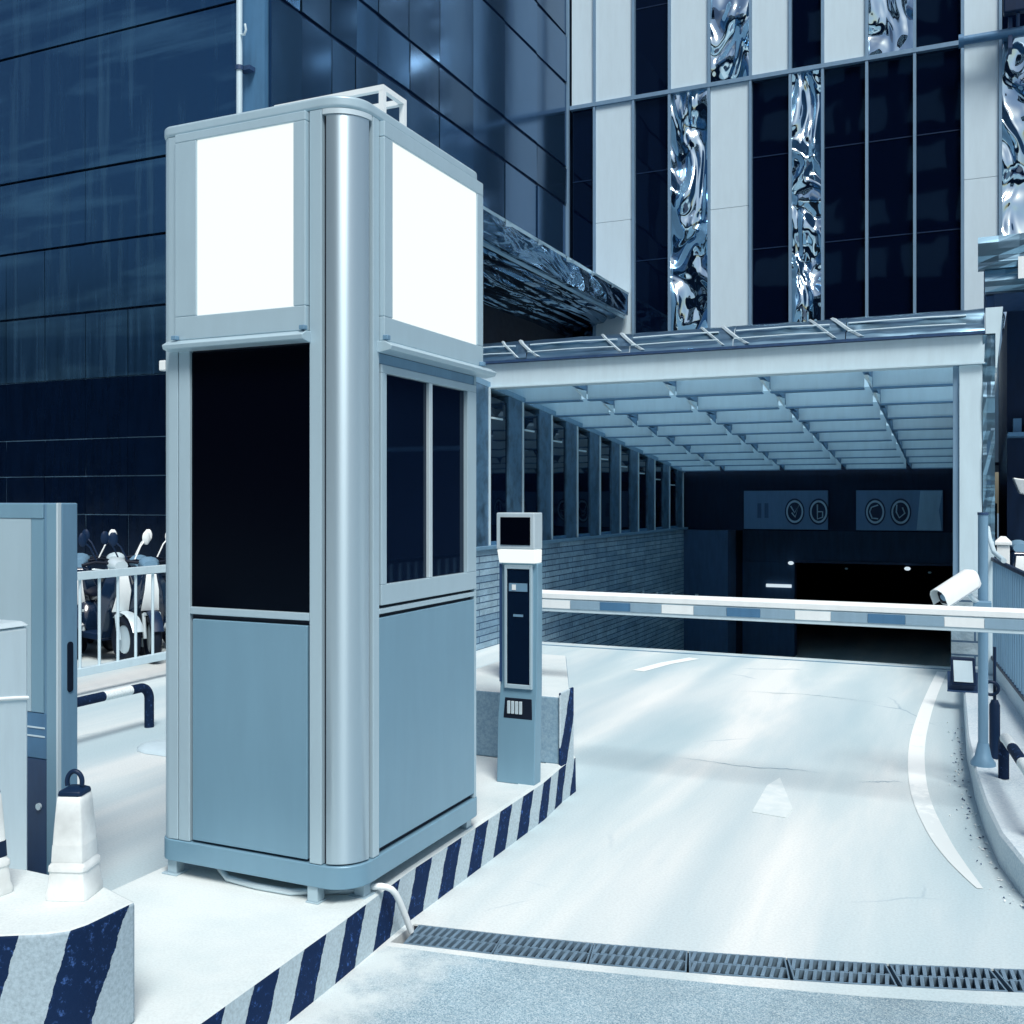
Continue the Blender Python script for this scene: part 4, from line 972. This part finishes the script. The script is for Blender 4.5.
# ------------------------------------------------------------------ right side: kerb, pavement, pole, camera, fences
KR = [(-.10, 10.35), (-.085, 8.9), (-.05, 7.2), (.0, 6.2), (.045, 5.62), (.10, 5.15), (.185, 4.76), (.33, 4.40), (.60, 4.12), (1.2, 4.0), (2.4, 4.0)]
struct(obj('pavement', MB().prism([(x + .12, y + (.1 if x > .3 else 0)) for x, y in KR] + [(9, 4.1), (9, 13.9), (.36, 13.9), (.36, 10.4), (.02, 10.4)], -.05, .147), M['stone'], smooth=0))
kb = MB(); n = len(KR)
off = []
for i, (x, y) in enumerate(KR):
    a = Vector(KR[max(i - 1, 0)]); b = Vector(KR[min(i + 1, n - 1)]); t = (b - a).normalized(); off.append((-t.y * -1 * -1, t.x))
prof = [(0, -.05), (.004, .135), (.016, .15), (.125, .15), (.125, -.05)]
rings = []
for i, (x, y) in enumerate(KR):
    nx_, ny_ = -off[i][0], off[i][1]
    a = Vector(KR[max(i - 1, 0)]); b = Vector(KR[min(i + 1, n - 1)]); t = (b - a).normalized(); nn = Vector((-t.y, t.x))
    rings.append([(x + nn.x * d, y + nn.y * d, z) for d, z in prof])
tag(obj('kerb', MB().loft(rings), M['stone'], smooth=30), 'pale curving kerb edging the right pavement', 'kerb')
sw = tag(obj('stone_pier', MB().box(-.20, .20, 10.20, 10.42, .0, .78), M['brick_pale'], bev=.01), 'short pale stacked stone pier under the canopy post', 'pier')
po = thing('steel_pole', 'slim grey steel pole with cone foot on the right pavement', 'pole', (.042, 6.42, .15))
obj('pole', MB().tube([(.042, 6.42, .17), (.042, 6.42, 1.575)], .027, 16), M['steel_mid'], po, smooth=60)
obj('pole_foot', MB().tube([(.042, 6.42, .15), (.042, 6.42, .165), (.042, 6.42, .20), (.042, 6.42, .275)], [.068, .068, .045, .03], 18), M['steel_mid'], po, smooth=40)
obj('pole_cap', MB().tube([(.042, 6.42, 1.575), (.042, 6.42, 1.59)], .03, 16), M['navy'], po, smooth=40)
# cctv camera on the pole
cc = thing('security_camera', 'white tubular security camera on the steel pole, aimed at the lane', 'security camera', (-.02, 6.40, 1.1))
A = Vector((-.005, 6.30, 1.225)); B = Vector((-.19, 6.10, 1.10)); dA = (B - A).normalized()
sd_ = dA.cross(Vector((0, 0, 1))).normalized(); up_ = sd_.cross(dA).normalized()
def shell(p, hw, hh): return [p + sd_ * hw * x + up_ * hh * z for x, z in ((-1, -.7), (-.8, -1), (.8, -1), (1, -.7), (1, .5), (.75, .9), (.3, 1.08), (-.3, 1.08), (-.75, .9), (-1, .5))]
hs = obj('housing', MB().loft([shell(A, .040, .046), shell(A + dA * .02, .047, .052), shell(A + dA * .24, .047, .052)]), M['white'], cc, bev=.004, smooth=40)
obj('sun_hood', MB().loft([[p + sd_ * .053 * x + up_ * .060 * z for x, z in ((-1, -.55), (-1, .5), (-.75, .9), (-.3, 1.1), (.3, 1.1), (.75, .9), (1, .5), (1, -.55), (.95, -.55), (.94, .46), (.7, .82), (.28, 1.0), (-.28, 1.0), (-.7, .82), (-.94, .46), (-.95, -.55))] for p in (A + dA * .03, A + dA * .285)]), M['white'], cc, smooth=30)
obj('lens_window', MB().loft([shell(A + dA * .241, .040, .043), shell(A + dA * .246, .038, .041)]), M['black'], hs)
obj('lens', MB().tube([A + dA * .246, A + dA * .252], .020, 14), M['steel_mid'], hs, smooth=40)
obj('mount_arm', MB().tube([A + dA * .08 - up_ * .05, A + dA * .06 - up_ * .10, Vector((.042, 6.39, 1.05))], .014, 10), M['alu'], cc, smooth=60)
obj('mount_box', MB().box(-.01, .085, 6.31, 6.385, 1.02, 1.09), M['steel_mid'], cc, bev=.005)
# black bollard, cable coil, floodlight on the ground
bl = thing('bollard', 'thin black bollard just right of the steel pole', 'bollard', (.105, 6.62, .15))
obj('bollard_post', MB().tube([(.105, 6.62, .15), (.105, 6.62, .46), (.105, 6.62, .49)], [.03, .03, .018], 14), M['dark'], bl, smooth=40)
obj('bollard_ring', MB().torus((.085, 6.60, .56), (0, 1, .2), .04, .010, 18, 8), M['dark'], bl, smooth=60)
obj('bollard_stem', MB().tube([(.105, 6.62, .49), (.105, 6.62, .80)], .009, 8), M['dark'], bl, smooth=60)
gl = thing('ground_floodlight', 'small square floodlight on a stand beside the right kerb', 'floodlight', (-.085, 8.85, .15))
obj('lamp_body', MB().loft([[(-.17, 8.80, .20), (.01, 8.80, .20), (.01, 8.87, .20), (-.17, 8.87, .20)], [(-.18, 8.86, .41), (.0, 8.86, .41), (.0, 8.92, .41), (-.18, 8.92, .41)]]), M['dark'], gl, bev=.008)
obj('lamp_glass', MB().add([(-.15, 8.795, .228), (-.012, 8.795, .228), (-.020, 8.850, .388), (-.158, 8.850, .388), (-.15, 8.83, .228), (-.012, 8.83, .228), (-.020, 8.88, .388), (-.158, 8.88, .388)], [(0, 1, 2, 3), (4, 7, 6, 5), (0, 4, 5, 1), (3, 2, 6, 7), (0, 3, 7, 4), (1, 5, 6, 2)]), M['steel'], gl)
obj('lamp_stand', MB().box(-.20, .03, 8.84, 8.86, .15, .30).box(-.20, .03, 8.78, 8.90, .148, .156), M['navy'], gl)
fence('steel_fence', 'pale steel bar fence with dark rails along the right pavement', (.10, 10.2), (.62, 4.4),   .30, 1.15, .125, (M['dark'], M['dark'], M['steel_mid']), .013, .016, (), .147)
fw = tag(obj('low_wall', MB().prism([(.11, 10.1), (.17, 10.1), (.67, 4.4), (.61, 4.4)], .148, .27), M['stone']), 'low pale kerb wall below the right bar fence', 'wall')
nw = thing('end_post', 'pale square fence end post beside the canopy post', 'post', (.16, 10.0, .15))
obj('post_shaft', MB().box(.07, .15, 9.75, 9.87, .148, 1.30), M['steel'], nw, bev=.006)
obj('handrail', MB().tube([(.10, 9.74, 1.42), (.11, 9.5, 1.34), (.14, 9.1, 1.24), (.20, 8.6, 1.2)], .02, 10), M['steel'], nw, smooth=60)
gp = thing('gate_pillar', 'white capped pillar behind the right fence beside the scooter', 'pillar', (.26, 11.56, .15))
obj('shaft', MB().box(.20, .32, 11.5, 11.62, .14, 1.20), M['white'], gp, bev=.006)
obj('cap', MB().loft([[(.18, 11.48, 1.203), (.34, 11.48, 1.203), (.34, 11.64, 1.203), (.18, 11.64, 1.203)], [(.18, 11.48, 1.235), (.34, 11.48, 1.235), (.34, 11.64, 1.235), (.18, 11.64, 1.235)], [(.235, 11.54, 1.29), (.285, 11.54, 1.29), (.285, 11.59, 1.29), (.235, 11.59, 1.29)]]), M['white'], gp, bev=.006)
# neighbouring shop front, wrapped beam on top
nb = thing('side_building', 'dark recessed shop front right of the canopy under a wrapped beam', 'building', (2, 13.5, 0))
obj('shop_wall', MB().box(.36, 6, 14.0, 18.9, 0, 4.0), M['dark'], nb)
obj('corner_pier', MB().box(.12, .20, 12.72, 12.9, .0, 3.96), M['navy'], nb)
obj('wrapped_beam', crump(.03, 5, 12.5, 4.22, 4.58, 24, 5, .02), M['foil_soft'], nb, smooth=0)
obj('beam_step', crump(.10, 5, 12.55, 3.97, 4.215, 24, 4, .02), M['foil_soft'], nb, smooth=0)
obj('beam_back', MB().box(.10, 5, 12.69, 14.0, 3.98, 4.5), M['navy'], nb)
obj('beam_plate', MB().box(.43, .72, 12.46, 12.475, 4.08, 4.32), M['white'], nb)
obj('shop_shelf', MB().box(.36, 5, 13.6, 13.99, 2.42, 2.47), M['midblue'], nb)
for i in range(5): obj('shelf_box', MB().box(.42 + i * .13, .51 + i * .13, 13.7, 13.9, 2.473, 2.64), M['midblue'], nb)
wc = thing('wall_lamp', 'white wedge lamp on the dark shop wall at the right edge', 'wall lamp', (.6, 13.5, 1.8))
obj('lamp_shade', MB().loft([[(.40, 13.2, 1.92), (.75, 13.2, 1.86), (.75, 13.6, 1.86), (.40, 13.6, 1.92)], [(.47, 13.25, 1.74), (.75, 13.25, 1.66), (.75, 13.6, 1.66), (.47, 13.6, 1.74)]]), M['white'], wc, bev=.015)
obj('lamp_arm', MB().tube([(.6, 13.6, 1.8), (.6, 14.0, 1.9)], .03, 8), M['navy'], wc, smooth=60)
# litter along the kerb
lm = MB()
for i in range(170):
    s = random.random() ** .7; yb = 8.5 - 4.4 * s
    for k in range(len(KR) - 1):
        if KR[k][1] >= yb >= KR[k + 1][1]:
            xb = KR[k][0] + (KR[k + 1][0] - KR[k][0]) * (KR[k][1] - yb) / max(1e-6, KR[k][1] - KR[k + 1][1]); break
    x = xb - abs(random.gauss(0, .05)) - .012; z = random.uniform(.003, .014); L = random.uniform(.004, .015); a = random.uniform(0, 6.3)
    dx, dy = L * math.cos(a), L * math.sin(a)
    lm.add([(x - dx, yb - dy, .002), (x + dy * .4, yb - dx * .4, z), (x + dx, yb + dy, .004), (x - dy * .4, yb + dx * .4, z * .7)], [(0, 1, 2), (0, 2, 3), (0, 3, 1), (1, 3, 2)], random.choice((0, 0, 1)))
struct(obj('leaf_litter', lm, [M['white_dirty'], M['navy']], smooth=0), 'stuff')

# ------------------------------------------------------------------ drain grates
proto = None
def grate_mb():
    L, W = .345, .17; mb = MB()
    mb.box(0, L, 0, .010, -.012, .0).box(0, L, W - .008, W, -.03, .002).box(.0, .006, .010, W - .008, -.03, .0).box(L - .006, L, .010, W - .008, -.03, .0)
    mb.box(.006, L - .006, W / 2 - .004, W / 2 + .004, -.03, .0)
    n = 11
    for i in range(n):
        x = .006 + (L - .012) * (i + .5) / n
        for y0, y1 in ((.010, W / 2 - .004), (W / 2 + .004, W - .008)):
            sk = .012
            mb.add([(x - .0065 - sk, y0, -.012), (x + .0065 - sk, y0, -.012), (x + .0065 + sk * .3, y1, -.012), (x - .0065 + sk * .3, y1, -.012), (x - .0065 - sk, y0, .002), (x + .0065 - sk, y0, .002), (x + .0065 + sk * .3, y1, .006), (x - .0065 + sk * .3, y1, .006)],
                   [(0, 3, 2, 1), (4, 5, 6, 7), (0, 1, 5, 4), (2, 3, 7, 6), (0, 4, 7, 3), (1, 2, 6, 5)])
    return mb
names = ['drain grate nearest the striped kerb', 'second drain grate from the striped kerb', 'third drain grate from the striped kerb', 'fourth drain grate from the striped kerb', 'fifth drain grate from the striped kerb', 'sixth drain grate from the striped kerb', 'drain grate at the right picture edge']
for i in range(7):
    x = -1.95 + i * .345; ang = math.atan((nearL(x + .345) - nearL(x)) / .345)
    loc = (x, nearL(x) + .006, .0)
    if proto is None:
        proto = obj('drain_grate', grate_mb(), M['grate'], smooth=0); o = proto
    else: o = dup(proto)
    tag(o, 'dark slotted iron ' + names[i], 'drain grate', 'slotted grates of the drain'); o.location = loc; o.rotation_euler = (0, random.uniform(-.004, .004), ang + random.uniform(-.004, .004))

# ------------------------------------------------------------------ unseen blocks added behind the camera to shape reflections
ob = thing('reflection_block', 'plain dark office block added out of view to shape reflections', 'building', (0, -30, 0))
obj('block_wall', MB().box(-140, 60, -45, -30, 0, 15), M['void'], ob)
for k in range(12):
    obj('pale_pier', MB().box(-70 + k * 10, -68.8 + k * 10, -29.98, -29.7, 0, 14.8), M['navy'], ob)

ot = thing('reflection_tower', 'tall dark block with pale windows added unseen behind the camera for reflections', 'building', (-8, -34, 0))
obj('block_wall', MB().box(-24, 6, -52, -31.5, 15.05, 36), M['void'], ot)
obj('block_base', MB().box(-23, 5, -51, -45.1, 0, 15.04), M['void'], ot)
for j in range(6):
    for i in range(9):
        if random.random() < .75:
            obj('pale_window', MB().box(-22.5 + i * 3.1, -20.4 + i * 3.1, -31.48, -31.4, 16 + j * 3.2, 17.9 + j * 3.2), M['white'] if random.random() < .6 else M['steel'], ot)
